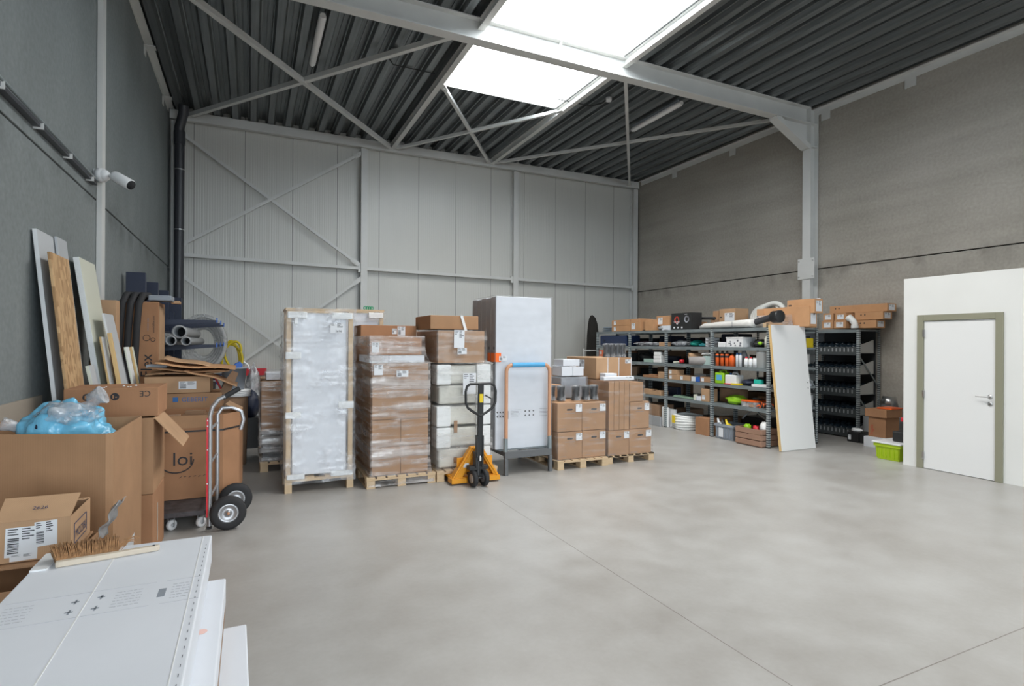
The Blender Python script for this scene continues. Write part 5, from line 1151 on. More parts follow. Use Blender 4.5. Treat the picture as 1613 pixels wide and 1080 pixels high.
pbox('small grey carton behind the orange-lidded box', 1186, 1196, L1, .13, .12, m_greyp, off=.35)
T = thing('pipe_clips', 'tangle of bright orange clips by the near post', 'clips', (7.7, ys(1201), L1)); mb = MB(); rd = random.Random(17)
for k in range(9):
    cx_, cy__, cz__ = 7.66 + rd.random() * .14, ys(1201) + rd.uniform(-.12, .12), L1 + .02 + rd.random() * .06; r = .03; ax = rd.random() * 3
    mb.tube([(cx_ + r * math.cos(a) * math.cos(ax), cy__ + r * math.cos(a) * math.sin(ax), cz__ + r * .8 * math.sin(a)) for a in [i * PI / 6 for i in range(10)]], .008, 6)
mb.build('clips', m_orange, T)['kind'] = 'stuff'
# floor level of the near bay
T = thing('storage_tote', 'open grey plastic tote full of tools on the floor under the shelves', 'tote', (7.75, ys(1141), 0))
def tote(T, x0, x1, y0, y1, h, m, n=2):
    ta = .025; A_ = [(x0 + ta, y0 + ta), (x1 - ta, y0 + ta), (x1 - ta, y1 - ta), (x0 + ta, y1 - ta)]; B_ = [(x0, y0), (x1, y0), (x1, y1), (x0, y1)]; t = .006
    C_ = [(x0 + t, y0 + t), (x1 - t, y0 + t), (x1 - t, y1 - t), (x0 + t, y1 - t)]; D_ = [(x0 + ta + t, y0 + ta + t), (x1 - ta - t, y0 + ta + t), (x1 - ta - t, y1 - ta - t), (x0 + ta + t, y1 - ta - t)]
    vs = [(*p, .002) for p in A_] + [(*p, h) for p in B_] + [(*p, h) for p in C_] + [(*p, .012) for p in D_]
    mb = MB(); mb.add(vs, [(0, 3, 2, 1)] + [(i, (i + 1) % 4, 4 + (i + 1) % 4, 4 + i) for i in range(4)] + [(4 + i, 4 + (i + 1) % 4, 8 + (i + 1) % 4, 8 + i) for i in range(4)] + [(8 + i, 8 + (i + 1) % 4, 12 + (i + 1) % 4, 12 + i) for i in range(4)] + [(12, 13, 14, 15)])
    mb.build('body', m, T)
    r = MB()
    for a, b, c, d in ((x0 - .012, x1 + .012, y0 - .012, y0), (x0 - .012, x1 + .012, y1, y1 + .012), (x0 - .012, x0, y0, y1), (x1, x1 + .012, y0, y1)): r.box(a, b, c, d, h - .045, h)
    r.build('rim', m, T, bevel=.003)
    q = MB(); k = int((y1 - y0) / .06)
    for i in range(k): y = y0 + .03 + i * (y1 - y0 - .06) / max(1, k - 1); q.box(x0 - .002, x0 + .02, y - .004, y + .004, .03, h - .05)
    q.build('ribs', m, T)
tote(T, 7.60, 8.0, ys(1156, 7.60), ys(1127, 7.60), .27, m_greyp); MB().box(7.597, 7.5985, ys(1140, 7.6), ys(1133, 7.6), .04, .2).build('paper_label', m_paper, T)
for i, (u, m_, nm, lab) in enumerate(((1136, m_whitep, 'grinder', 'pale round tool head sticking out of the grey tote'), (1149, m_yel, 'hammer', 'yellow tool handle sticking out of the grey tote'), (1143, m_black, 'power_drill', 'black power tool lying in the grey tote'))):
    y = ys(u, 7.75); T = thing(nm, lab, 'tool', (7.75, y, .2)); MB().tube([(7.70, y - .02, .16), (7.72, y + .02, .28), (7.75, y + .07, .33)], [.02, .024, .018], 10).lathe([(0, 0), (.05, 0), (.05, .025), (0, .03)], (7.75, y, .24), (.2, -.5, 1), 14).build('tool', m_, T)
T = thing('grey_hose', 'loop of grey hose under the lowest shelf, behind the tote', 'hose', (8.0, 7.1, 0)); mb = MB(); mb.tube([(8.0 + .10 * math.sin(a * 2), 7.05 + .28 * math.cos(a), .36 + .17 * math.sin(a)) for a in [i * PI / 14 for i in range(26)]] + [(8.0, 7.4, .05)], .014, 8); mb.build('hose', m_pvc, T)
T = thing('wooden_crate', 'slatted wooden crate on the floor under the near shelf, filled with clutter', 'crate', (7.75, 6.75, 0))
cy0, cy1 = 6.515, ys(1159, 7.53); cx0, cx1 = 7.53, 7.93
for z in (.02, .115, .21):
    for (a, b, c, d) in ((cx0, cx0 + .012, cy0, cy1), (cx1 - .012, cx1, cy0, cy1), (cx0 + .012, cx1 - .012, cy0, cy0 + .012), (cx0 + .012, cx1 - .012, cy1 - .012, cy1)): MB().box(a, b, c, d, z, z + .082).build('slat', m_crate, T, bevel=.002, seg=1)
for x in (cx0 + .013, cx1 - .04):
    for y in (cy0 + .013, cy1 - .04): MB().box(x, x + .027, y, y + .027, .0, .29).build('corner_post', m_crate, T)
MB().box(cx0 + .01, cx1 - .01, cy0 + .01, cy1 - .01, .01, .02).build('bottom', m_crate, T)
for i, (y, m_, r, lab) in enumerate(((6.58, m_white, .075, 'crumpled white cloth in the wooden crate'), (6.75, m_red, .05, 'small red object in the wooden crate'), (6.93, m_green, .06, 'green plastic piece in the wooden crate'))):
    T = thing(('cloth', 'plastic_part', 'plastic_piece')[i], lab, ('cloth', 'part', 'piece')[i], (7.7, y, .23)); blob(7.68, y, .27 + (.05 if i == 0 else 0), r, r, r * 1.1, 20 + i, .4, 16, 10).build('body', m_, T)
T = thing('brown_bag', 'dull brown sack filling the wooden crate', 'bag', (7.73, 6.73, .05)); blob(7.73, 6.74, .14, .15, .2, .11, 44, .2, 16, 10).build('body', m_cb4, T)
# --- bay 2 (u 1049-1122)
heap('pile of silver grey bags next to the second post', 'bag', 1053, 1080, L4, .12, m_bag, 2, dep=.34)
heap('teal cable reel and tools on the upper shelf', 'tool', 1083, 1096, L4, .12, m_teal, 5, name='cable_reel', off=.15); heap('flat teal pouch beside the clear tub stack', 'pouch', 1096, 1109, L4, .07, mat('dark_teal', (.02, .22, .24), .5), 7, name='pouch')
for k in range(3):
    x0, x1, y0, y1, z0, z1 = put('', '', '', 1111, 1121, L4 + .058 * k, .055, .2); T = thing('clear_tub', ('bottom', 'middle', 'top')[k] + ' one of three stacked clear tubs by the middle post', 'tub', ((x0 + x1) / 2, (y0 + y1) / 2, z0), 0, 'stacked clear tubs'); MB().box(x0, x1, y0, y1, z0 + .001, z1).build('body', m_bag, T, bevel=.01); MB().box(x0 - .004, x1, y0 - .003, y1 + .003, z1 - .012, z1).build('lid', m_pvc, T)
T = thing('caulking_gun', 'caulking tool with a red end lying on the shelf below the bags', 'tool', (7.75, ys(1067), L3)); mb = MB(); mb.cyl((7.72, ys(1072), L3 + .04), (7.72, ys(1058), L3 + .02), .022); mb.build('tube', m_cream2, T); MB().lathe([(0, -.035), (.045, -.03), (.05, 0), (.045, .03), (0, .035)], (7.71, ys(1071), L3 + .05), n=16).build('red_end', m_red, T)
for i, (u, r, m_, dx, lab) in enumerate(((1085, .055, m_cb2, 0, 'roll of brown paper lying across the shelf'), )):
    T = thing('paper_roll', lab, 'roll', (7.8, ys(u), L3)); MB().lathe([(r * .7, .02), (r * .7, 0), (r, 0), (r, .42), (0, .42)], (7.64, ys(1086, 7.66), L3 + r + .11), (1, -.55, 0), 20).build('roll', m_, T)
T = thing('felt_roll', 'grey felt roll poking out of the shelf over the edge', 'roll', (7.7, ys(1090), L3)); MB().lathe([(.05, .05), (.052, 0), (.075, 0), (.075, .5), (0, .5)], (7.50, ys(1088, 7.54), L3 + .078), (.62, -.62, .02), 22).build('roll', mat('grey_felt', (.33, .31, .30), .95), T); MB().lathe([(0, .04), (.052, .04)], (7.50, ys(1088, 7.54), L3 + .078), (.62, -.62, .02), 16).build('dark_core', m_cbin, T)
T = thing('plastic_crate', 'pale turquoise plastic crate with a white cloth draped over it', 'crate', (7.8, ys(1114), L3)); tb = put('', '', '', 1107, 1120, L3, .15, .3); 
MB().box(tb[0], tb[1], tb[2], tb[3], L3 + .001, L3 + .17).build('crate_body', mat('pale_turquoise', (.40, .52, .50), .5), T, bevel=.006)
MB().sheet(lambda a, b: (tb[0] - .015 + a * .2, tb[2] - .01 + b * (tb[3] - tb[2] + .03), L3 + .20 + .02 * math.sin(a * 9 + b * 5) + .02 * b), 12, 8).build('cloth', m_white, T, solid=.006)
pbox('lower left small carton with label, on the middle shelf', 1053, 1069, L2, .10, .2, m_cb2, stick=3, grp='small labelled cartons on the middle shelf'); pbox('lower right small carton with label, on the middle shelf', 1070, 1087, L2, .10, .2, m_cb2, stick=3, grp='small labelled cartons on the middle shelf'); pbox('small labelled carton stacked on the two others', 1053, 1067, L2 + .102, .095, .18, m_cb2, stick=3, grp='small labelled cartons on the middle shelf')
for u in (1089, 1096): pbox('blue and white packet, %s of the pair beside the small cartons' % ('left' if u == 1089 else 'right'), u, u + 6.3, L2, .09, .1, m_paper if u == 1089 else m_blue, name='packet', cat='packet')
pbox('silver tin behind the blue and white packets', 1094, 1112, L2, .13, .12, m_whitep, off=.3, name='tin', cat='tin'); pbox('carton with white label by the middle post, middle shelf', 1103, 1120, L2, .10, .2, m_cb, stick=3)
T = thing('garden_stakes', 'bundle of long pale green rods on the second lowest shelf', 'rods', (7.75, 8.3, L1)); mb = MB()
for k in range(6): mb.cyl((7.68 + .03 * k, ys(1059), L1 + .02 + .012 * (k % 3)), (7.70 + .03 * k, ys(1095), L1 + .015), .008, 8)
mb.build('rods', mat('pale_green', (.22, .33, .24), .5), T)
pbox('white small carton beside the tall labelled one', 1097, 1105, L1, .085, .12, m_wbox); pbox('tall brown carton with label by the middle post', 1105, 1118, L1, .24, .2, m_cb2, stick=3)
pbox('thin cream upright block behind the green rods', 1093, 1096, L1, .11, .05, m_cream2, name='block', cat='block')
for i, (a, b, lab) in enumerate(((1043, 1052, 'white radiator panel standing on the floor by the second post'), (1054, 1064, 'second white radiator panel right of the post'))):
    pbox(lab, a, b, 0.0, .40 if i == 0 else .37, .05, m_white if i == 0 else m_whitep, off=.03 + .08 * i, name='radiator_panel', cat='panel', bev=.01)
T = thing('cable_coil', 'coil of white corrugated tubing with a yellow tag on the floor', 'coil', (7.92, ys(1080, 7.6), 0)); mb = MB(); cyy = ys(1083, 7.92)
for k in range(6): 
    R0 = .30 - .012 * abs(k - 2.5); mb.tube([(7.94 + R0 * math.cos(a), cyy + R0 * math.sin(a), .03 + k * .046 + .008 * math.sin(a * 3 + k)) for a in [i * PI / 14 for i in range(28)]], .026, 8, closed=True)
mb.build('coil', m_white, T); MB().box(7.60, 7.614, cyy - .0, cyy + .08, .13, .28).build('yellow_tag', m_yel, T)
pbox('brown carton with faint print on the floor, left of the middle post', 1096, 1116.5, 0.0, .32, .35, m_cb3, off=-.02)
# --- bay 3 (u 992-1049)
heap('white plastic sheeting drooping over the upper shelf', 'plastic', 993, 1035, L4, .09, m_bag, 31, dep=.4, off=-.02, name='plastic_sheet', amp=.5); heap('folded mauve cloth on the upper shelf', 'cloth', 994, 1018, L4 + .03, .08, mat('mauve_cloth', (.30, .18, .22), .8), 32, name='cloth', off=.2)
pbox('small carton beside the second post on the upper shelf', 1038, 1048, L4, .09, .15, m_cb2); 
for k in range(3): pbox('white %s tub of a stack of three by the second post' % ('lower', 'middle', 'upper')[k], 1029 + k * .4, 1041 - k * .4, L3 + .075 * k, .072, .15, m_white, name='white_tub', cat='tub', bev=.01, grp='stacked white tubs')
pbox('pale green folder lying on the shelf over the brown loads', 1014, 1028, L3, .07, .25, mat('pale_sea_green', (.33, .46, .40), .6), name='folder', cat='folder'); heap('dark grey bundle at the back of the third bay', 'bundle', 1000, 1028, L3, .2, m_black, 34, off=.2, dep=.25, name='bundle')
pbox('carton left of the second post on the middle shelf', 1037, 1048, L2, .14, .2, m_cb2)
for i, (a, b, h) in enumerate(((1013, 1022, .05), (1022, 1031, .07), (1031, 1037, .04))): pbox(('leftmost', 'middle', 'rightmost')[i] + ' flat brown packet of the three on the middle shelf of the third bay', a, b, L2, h, .2, m_cb3, name='packet', cat='packet')
for i, (a, b, h) in enumerate(((1014, 1024, .11), (1024, 1033, .08), (1033, 1041, .10))): pbox(('leftmost', 'middle', 'rightmost')[i] + ' small tan carton on the low shelf of the third bay', a, b, L1, h, .2, m_cb2)
pbox('dull brown carton on the floor right of the stepped load', 1010, 1038, 0, .42, .4, m_cb4); pbox('grey stone slab leaning on the floor right of the stepped load', 1014, 1040, 0, .20, .05, m_pvc, off=-.05, name='slab', cat='slab')
# --- bay 4 (u 941-992)
T = thing('storage_tub', 'large navy blue tub on the top inner shelf of the far bay', 'tub', (7.85, ys(965), L4)); q = put('', '', '', 945, 986, L4, .25, .4); MB().box(*q[:4], L4 + .001, L4 + .24).build('body', mat('navy_plastic', (.012, .028, .085), .4), T, bevel=.02)
MB().tube([(q[0] - .01, ys(952) + .04 * math.cos(a), L4 + .15 + .04 * math.sin(a)) for a in [PI + i * PI / 8 for i in range(9)]], .006, 6).build('handle', m_pipe, T)
for k in range(4): pbox('orange box, %s of the block of four on the far bay shelf' % ('lower left', 'lower right', 'upper left', 'upper right')[k], 944 + 9.2 * (k % 2), 952.6 + 9.2 * (k % 2), L3 + .12 * (k // 2), .115, .12, m_orange, name='orange_box', grp='orange boxes in the far bay', stick=3)
pbox('dark navy case beside the orange boxes', 966, 988, L3, .18, .3, m_black, name='case', cat='case')
for i in range(3): pbox('%s dull carton on the middle shelf of the far bay' % ('left', 'middle', 'right')[i], 946 + 15 * i, 957 + 15 * i, L2, .2, .3, m_cb4)
# --- top of the shelves
for k in range(3): heap('%s folded pale blue grey sheet at the far end of the shelf top' % ('lowest', 'middle', 'topmost')[k], 'sheet', 942 + k, 962 - k, L5 + .04 * k, .045, mat('blue_grey_cloth', (.30, .36, .42), .6), 50 + k, dep=.4, name='folded_sheet', amp=.06)
for k in range(2): pbox('%s wide tan carton with label at the far end of the shelf top' % ('lower', 'upper')[k], 963.5, 992, L5 + .132 * k, .13, .35, m_cborange, stick=3, tape=None)
pbox('tan carton with torn side on the shelf top, third from the far end', 993, 1008, L5, .27, .35, m_cborange, stick=3); pbox('small tan carton with open flap next to the torn one', 1010, 1020, L5 + .02, .18, .3, m_cb, off=.1); pbox('tan carton with black marks beside the open-flapped one', 1016, 1029, L5, .23, .3, m_cborange, off=.02)
pbox('tan carton with a white label left of the black loudspeaker box', 1034, 1055, L5 + .10, .20, .3, m_cborange, off=.12, stick=3); pbox('white flat carton under the tan labelled one', 1042, 1055, L5, .095, .3, m_wbox, off=.05)
T = heap('white and grey motor part lying on the shelf top', 'part', 1034, 1043, L5, .09, m_pvc, 60, dep=.14, off=.02, name='motor_part')
T = pbox('black printed carton with pictured round drivers on the shelf top', 1057, 1088, L5, .33, .28, m_black, name='printed_box'); q = put('', '', '', 1057, 1088, L5, .33, .28); W = q[3] - q[2]
for (fy, fz, r, m_) in ((.30, .6, .07, m_inkred), (.80, .62, .07, m_inkgrey), (.32, .42, .03, m_paper)): MB().lathe([(r * .55, 0), (r, 0), (r, .001)], (q[0] - .0015, q[3] - W * fy, L5 + .33 * fz), (-1, 0, 0), 20).build('picture', m_, T)
text(T, 'SOUND', (q[0] - .0015, q[3] - W * .14, L5 + .14), (0, -1, 0), (0, 0, 1), .05, m_paper); text(T, 'SERIES', (q[0] - .0015, q[3] - W * .70, L5 + .29), (0, -1, 0), (0, 0, 1), .025, m_paper)
mb = MB()
for k in range(3): mb.box(q[0] - .002, q[0] - .001, q[3] - W * (.2 + .2 * k), q[3] - W * (.12 + .2 * k), L5 + .03, L5 + .06)
mb.build('printing', m_paper, T)
pbox('tan carton glimpsed right of the black printed box', 1090, 1101, L5, .16, .2, m_cb, off=.33)
T = thing('black_tube', 'black foam tube lying along the back of the shelf top', 'tube', (8.1, 8.2, L5)); MB().cyl((8.05, ys(1090, 8.05), L5 + .24), (8.0, ys(1126, 8.0), L5 + .21), .028, 12).build('tube', m_rubber, T); MB().box(8.0, 8.1, 8.0, 8.1, L5, L5 + .185).build('block', m_cb4, T)
T = thing('wrapped_pipe_pack', 'long white plastic-wrapped pack with dark printing on the shelf top', 'package', (7.85, 7.4, L5))
y0, y1 = ys(1182, 7.66), ys(1094, 7.66)
secs = [(y1, .05, .05), (y1 - .04, .10, .07), (y1 - .2, .17, .115), (y1 - .5, .18, .13), (y0 + .3, .19, .15), (y0 + .05, .19, .16), (y0, .16, .14)]
vs = []; n = 18
for y, rx, rz_ in secs:
    for k in range(n): a = 2 * PI * k / n; vs.append((7.84 + rx * math.copysign(abs(math.cos(a)) ** .6, math.cos(a)), y, L5 + .002 + rz_ * .5 * (1 + math.copysign(abs(math.sin(a)) ** .6, math.sin(a)) * (1 + .06 * math.sin(k * 2 + y * 8)) / 1.06)))
mb = MB(); mb.add(vs, [(i * n + k, i * n + (k + 1) % n, (i + 1) * n + (k + 1) % n, (i + 1) * n + k) for i in range(len(secs) - 1) for k in range(n)] + [tuple(range(n)), tuple(range((len(secs) - 1) * n, len(secs) * n))[::-1]], 0, True)
mb.build('pack', mat('milky_wrap', (.70, .69, .66), .3, bump=.4, bscale=16), T); text(T, 'ECO', (7.645, ys(1154, 7.645), L5 + .025), (0, 0, 1), (0, 1, 0), .045, m_inknavy)
T = thing('drain_pipe', 'black pipe with wide end cap on the shelf top above the leaning panel', 'pipe', (7.8, 6.6, L5)); MB().cyl((7.80, y0 + .02, L5 + .10), (7.66, 6.36, L5 + .175), .052, 20).build('pipe', m_pipe, T); MB().lathe([(.0, 0), (.085, 0), (.095, .01), (.095, .10), (.10, .10), (.10, .15), (.09, .155), (0, .157)], (7.675, 6.42, L5 + .165), (-.1, -1, .03), 26).build('end_cap', m_black, T)
T = thing('wooden_chock', 'small wooden block keeping the black pipe up', 'block', (7.7, 6.55, L5)); MB().box(7.68, 7.74, 6.56, 6.62, L5, L5 + .075).build('block', m_pine, T)
# on top of the second row, behind
def bbox(label, u0, u1, v0, v1, X=8.3, dep=.35, m=m_cborange, z0=None, stick=0, grp=None, end=None, **k):
    a = on_x(u0, v0, X); b = on_x(u1, v1, X); z0 = b.z if z0 is None else z0
    T = carton(label, X, X + dep, b.y, a.y, z0, a.z, m, group=grp, tape=None)
    W = a.y - b.y; H = a.z - z0; mb = MB()
    for f in (.08, .14): mb.cyl((X - .001, a.y - W * f, z0 + H * .6), (X + .001, a.y - W * f, z0 + H * .6), min(.014, H * .1), 8)
    mb.build('printed_arrows', m_ink, T)
    if stick: sticker(T, (X - .001, a.y - W * .35, z0 + H * .2), (0, -1, 0), (0, 0, 1), H * .6, H * .6, int(u0), 2)
    if end: sticker(T, (X + dep * .15, b.y - .001, z0 + H * .12), (1, 0, 0), (0, 0, 1), dep * .7, H * .75, int(u1), 2)
    return T
bbox('tan carton with label left of the white hose coil', 1133, 1158, 487, 509, z0=L5, m=m_cb2, stick=1); bbox('small tan carton at the far left behind the shelf top pack', 1123, 1132, 490, 509, z0=L5, m=m_cb)
T = thing('hose_coil', 'coil of white corrugated hose standing on the shelf top', 'hose', (8.3, ys(1187, 8.35), L5)); mb = MB(); cyy = on_x(1190, 500, 8.4).y
for k in range(4):
    R0 = .27 - .012 * k; mb.tube([(8.54 + .05 * k + R0 * .3 * math.sin(a), cyy + (.10 * k - .21) + R0 * math.cos(a), L5 + .03 + .22 + R0 * .80 * math.sin(a)) for a in [i * PI / 16 for i in range(32)]], .045, 10, closed=True)
mb.build('coil', mat('white_hose', (.58, .60, .58), .45), T)
bbox('long tan carton along the shelf top above the black pipe', 1203, 1275, 486, 508, z0=L5 + .02, end=1, X=8.25, dep=.18); bbox('long tan carton topmost of the shelf top pile', 1240, 1283, 473, 486, X=8.27, dep=.2, z0=L5 + .235, end=1); bbox('tan carton with a printed end in front of the white coil', 1192, 1203, 487, 499, X=8.24, dep=.15, z0=L5 + .02)
k2 = 0
for r in range(3):
    for c in range(2):
        k2 += 1; x = 8.24 + .19 * c + .2 * (0); z = L5 + .012 + .125 * r
        if r == 2 and c == 0: continue
        y_ = 6.47
        T = carton('narrow tan carton end, %s row %s column, near end of shelf top' % (('bottom', 'middle', 'top')[r], ('left', 'right')[c]), 8.46 + .17 * c - .0, 8.62 + .17 * c, y_, y_ + .6, z, z + .118, m_cborange, tape=None, group='narrow carton ends on the shelf top'); sticker(T, (8.475 + .17 * c, y_ - .001, z + .02), (1, 0, 0), (0, 0, 1), .12, .085, k2, 2)
T = thing('wrapped_bundle', 'loose film-wrapped bundle of thin packs beside the pipe cap', 'package', (8.1, 6.6, L5)); MB().box(7.98, 8.22, 6.50, 7.1, L5 + .012, L5 + .10).box(8.0, 8.20, 6.52, 7.0, L5 + .105, L5 + .19).build('packs', m_cb2, T, bevel=.006); film_shell(T, [(L5 + .012, 7.98, 8.22, 6.49, 7.1), (L5 + .22, 8.0, 8.20, 6.50, 7.0)], m_film2, 71, amp=.02, rows=10, per=14, top=True)
pcyl('short white plastic tube end at the right of the shelf top pile', 'tube', 1289, L5 + .36, .03, [(0, 0), (1, 0), (1, .15), (.8, .15), (.8, .05), (0, .05)], m_whitep, X=8.7, name='tube_end', off=.05)
# second row visible things beyond the leaning panel
for nm, lab, z, h, m_ in (('yellow_box', 'small yellow box at the end of the rear shelves, right of the leaning slab', L4, .16, m_yel), ('cardboard_box', 'small white box at the end of the rear shelves, right of the leaning slab', L2, .09, m_wbox), ('cardboard_box', 'grey carton low at the end of the rear shelves, right of the leaning slab', L1, .2, m_pvc)):
    carton(lab, 8.60, 8.77, 6.515, 6.68, z + .001, z + h, m_, tape=None, name=nm)
rd = random.Random(6)
for b in range(3):
    for z in (L1, L2, L3):
        y = PY[b] + .1 + rd.random() * .2; w_2 = .5 + rd.random() * .35
        carton('dark brown carton in the rear shelving row, %s bay, %s shelf' % (('near', 'second', 'third')[b], ('low', 'middle', 'upper')[(L1, L2, L3).index(z)]), 8.27, 8.6, y, y + w_2, z + .001, z + .16 + rd.random() * .1, m_cb4, tape=None)
dark_fillers = (('filler_case', 'black filler case', 'case', m_black), ('storage_tub', 'dark blue filler tub', 'tub', m_navy), ('cardboard_box', 'dull brown filler carton', 'box', m_cb4), ('filler_bag', 'charcoal filler bag', 'bag', m_rubber))  # dark filler items, added to darken the shelf interiors
rd = random.Random(12)
for b in range(4):
    for li, z in enumerate((L4, L3, L2, L1, 0)):
        for c in range(2):
            nm, lb, ct, m_ = dark_fillers[rd.randrange(4)]; y = PY[b] + .07 + c * .58; wd = rd.uniform(.36, .52); hh = rd.uniform(.14, .25) if li < 4 else rd.uniform(.2, .45)
            if b < 3 and li in (1, 2, 3): continue
            carton('%s, %s of the %s bay, %s, rear row' % (lb, ('near end', 'far end')[c], ('near', 'second', 'third', 'farthest')[b], ('top inner shelf', 'upper shelf', 'middle shelf', 'low shelf', 'floor')[li]), 8.30, 8.72, y, y + wd, z + .002, z + hh, m_, tape=None, name=nm, cat=ct, bev=.015)
for b in range(3):
    for z, ln in ((L1, 'low'), (L2, 'middle'), (L3, 'upper')):
        y = PY[b] + .08; nm, lb, ct, m_ = dark_fillers[rd.randrange(4)]
        carton('%s pushed deep into the %s bay on the %s shelf, front row' % (lb, ('near', 'second', 'third')[b], ln), 8.03, 8.15, y + .04, y + .50, z + .002, z + rd.uniform(.12, .2), m_, tape=None, name=nm, cat=ct, bev=.015)
# --- crate rack against the right wall
CX0, CX1 = 9.85, 10.46; CYS = (6.43, 7.55)
T = rack('grey slotted rack with sloping dark parts trays, by the right wall', CX0, CX1, CYS, (1.965,), 1.96)
for y in (7.52, ):
    MB().box(CX0 + .02, CX1 - .02, y, y + .004, 1.62, 1.95).build('back_sheet', m_pvc, T)
MB().box(CX1 - .02, CX1 - .015, 6.5, 7.5, .1, 1.95).build('rear_sheet', mat('dark_sheet', (.06, .065, .07), .5), T)
for i, z in enumerate((.05, .41, .78, 1.15, 1.53)):
    T = thing('parts_tray', '%s dark slotted parts tray in the rack by the right wall' % ('lowest', 'second from bottom', 'middle', 'second from top', 'topmost')[i], 'tray', ((CX0 + CX1) / 2, 7, z), 0, 'slotted parts trays')
    y0, y1 = 6.485, 7.54; x0 = CX0 + .012
    mb = MB().box(x0, x0 + .006, y0, y1, z, z + .12).box(x0, CX1 - .03, y0, y1, z - .0, z + .006)
    mb.box(x0 - .004, x0, y0, y1, z - .03, z + .005); k = 13
    for j in range(k): y = y0 + .07 + j * (y1 - y0 - .14) / (k - 1); mb.box(x0 - .002, x0 + .0005, y - .012, y + .012, z + .03, z + .095, 1)
    mb.build('tray_front', [mat('anthracite_steel', (.06, .068, .07), .45), m_pvc], T)
    mb = MB(); mb.prism([(x0 + .006, z + .12), (x0 + .006, z + .01), (CX1 - .08, z + .01), (CX1 - .08, z + .24)], y0, y0 + .004, axis='y') if False else mb.add([(x0 + .006, y0, z + .01), (CX1 - .10, y0, z + .01), (CX1 - .10, y0, z + .25), (x0 + .006, y0, z + .13), (x0 + .006, y0 + .004, z + .01), (CX1 - .10, y0 + .004, z + .01), (CX1 - .10, y0 + .004, z + .25), (x0 + .006, y0 + .004, z + .13)], [(0, 1, 2, 3), (7, 6, 5, 4), (0, 4, 5, 1), (1, 5, 6, 2), (2, 6, 7, 3), (3, 7, 4, 0)])
    mb.build('side_panel', mat('tray_side_grey', (.46, .47, .455), .5), T)
    bm_ = MB(); rd = random.Random(i)
    for j in range(9):
        yy = y0 + .08 + j * .112
        for p_ in range(2): q = blob(x0 + .12 + .2 * p_, yy, z + .11 + .05 * p_, .12, .055, .055, j + i * 9, .4, 12, 8); bm_.add(q.v, q.f, 0, True)
    c_ = bm_.build('bagged_parts', mat('glossy_black_bag', (.012, .02, .028), .18), T); c_['kind'] = 'stuff'
# on top of the crate rack
ZT = 1.99
def tb(label, y0, y1, x0, x1, z, h, st=True, m=m_cborange, grp=None):
    T = carton(label, x0, x1, y0, y1, z, z + h, m, tape=None, group=grp)
    if st: sticker(T, (x0 - .001, y1 - (y1 - y0) * .2, z + h * .15), (0, -1, 0), (0, 0, 1), (y1 - y0) * .6, h * .65, int(y0 * 100), 2)
    mb = MB().cyl((x0 + .0, y0 - .0, z + h * .8), (x0 - .002, y0 + .02, z + h * .8), .008, 6); return T
tb('lower left tan carton end on the parts rack', 6.93, 7.15, 9.86, 10.3, ZT, .145); tb('upper left tan carton end on the parts rack', 6.94, 7.14, 9.88, 10.3, ZT + .148, .14); tb('lower right tan carton end on the parts rack', 6.68, 6.91, 9.86, 10.3, ZT, .145); tb('upper right tan carton end on the parts rack', 6.69, 6.90, 9.88, 10.3, ZT + .148, .13)
T = thing('pipe_elbow', 'white plastic pipe elbow standing on the parts rack', 'pipe fitting', (9.9, 6.55, ZT)); MB().tube([(9.92, 6.55, ZT), (9.92, 6.55, ZT + .07), (9.92, 6.56, ZT + .10), (9.92, 6.61, ZT + .16), (9.92, 6.66, ZT + .20)], .055, 18).build('elbow', m_white, T); MB().tube([(9.92, 6.55, ZT), (9.92, 6.55, ZT + .05)], .062, 18).tube([(9.92, 6.63, ZT + .165), (9.92, 6.67, ZT + .205)], .062, 18).build('socket', m_white, T)
for i, (z, x0, y0, y1, lab) in enumerate(((ZT, 10.0, 6.22, 6.62, 'lowest long tan carton lying lengthwise at the right of the parts rack'), (ZT + .15, 10.08, 6.15, 6.66, 'middle long tan carton at the right of the parts rack'), (ZT + .295, 10.15, 6.12, 7.2, 'topmost long tan carton on the parts rack'))):
    T = carton(lab, x0, x0 + .26, y0, y1, z, z + .14, m_cborange, tape=None, group='long tan cartons on the parts rack'); sticker(T, (x0 + .04, y0 - .001, z + .02), (1, 0, 0), (0, 0, 1), .17, .10, 120 + i, 2)
    mb = MB(); [mb.cyl((x0 - .001, y1 - f, z + .09), (x0 + .001, y1 - f, z + .09), .014, 8) for f in (.12, .19)]; mb.build('printed_arrows', m_ink, T)
# leaning white door slab at the row end
T = thing('door_slab', 'plain white door slab leaning against the end of the shelving', 'door', (7.98, 6.2, 0))
a = math.atan2(.22, 2.0); d = Vector((0, math.sin(a), math.cos(a))); nrm = Vector((0, -math.cos(a), math.sin(a))); o = Vector((7.56, 6.165, .005))
def sl(x0, x1, t0, t1, h0, h1, m_, nm):
    mb = MB(); vs = [Vector((x, 0, 0)) + Vector((0, o.y, o.z)) + d * h + nrm * -t for h in (h0, h1) for x, t in ((x0, t0), (x1, t0), (x1, t1), (x0, t1))]
    mb.add(vs, [(3, 2, 1, 0), (4, 5, 6, 7), (0, 1, 5, 4), (1, 2, 6, 5), (2, 3, 7, 6), (3, 0, 4, 7)]); return mb.build(nm, m_, T)
sh = -.0
sl(7.575, 8.37, 0, .04, 0, 2.01, m_whitedoor, 'slab'); sl(7.567, 7.575, 0, .04, 0, 2.01, m_edge, 'wood_edge')
for z in (1.07, .98): mb = MB(); mb.cyl(Vector((8.32, 6.165, 0)) + d * z + nrm * .001, Vector((8.32, 6.165, 0)) + d * z + nrm * -.001, .010, 10); mb.build('lock_hole', m_ink, T)
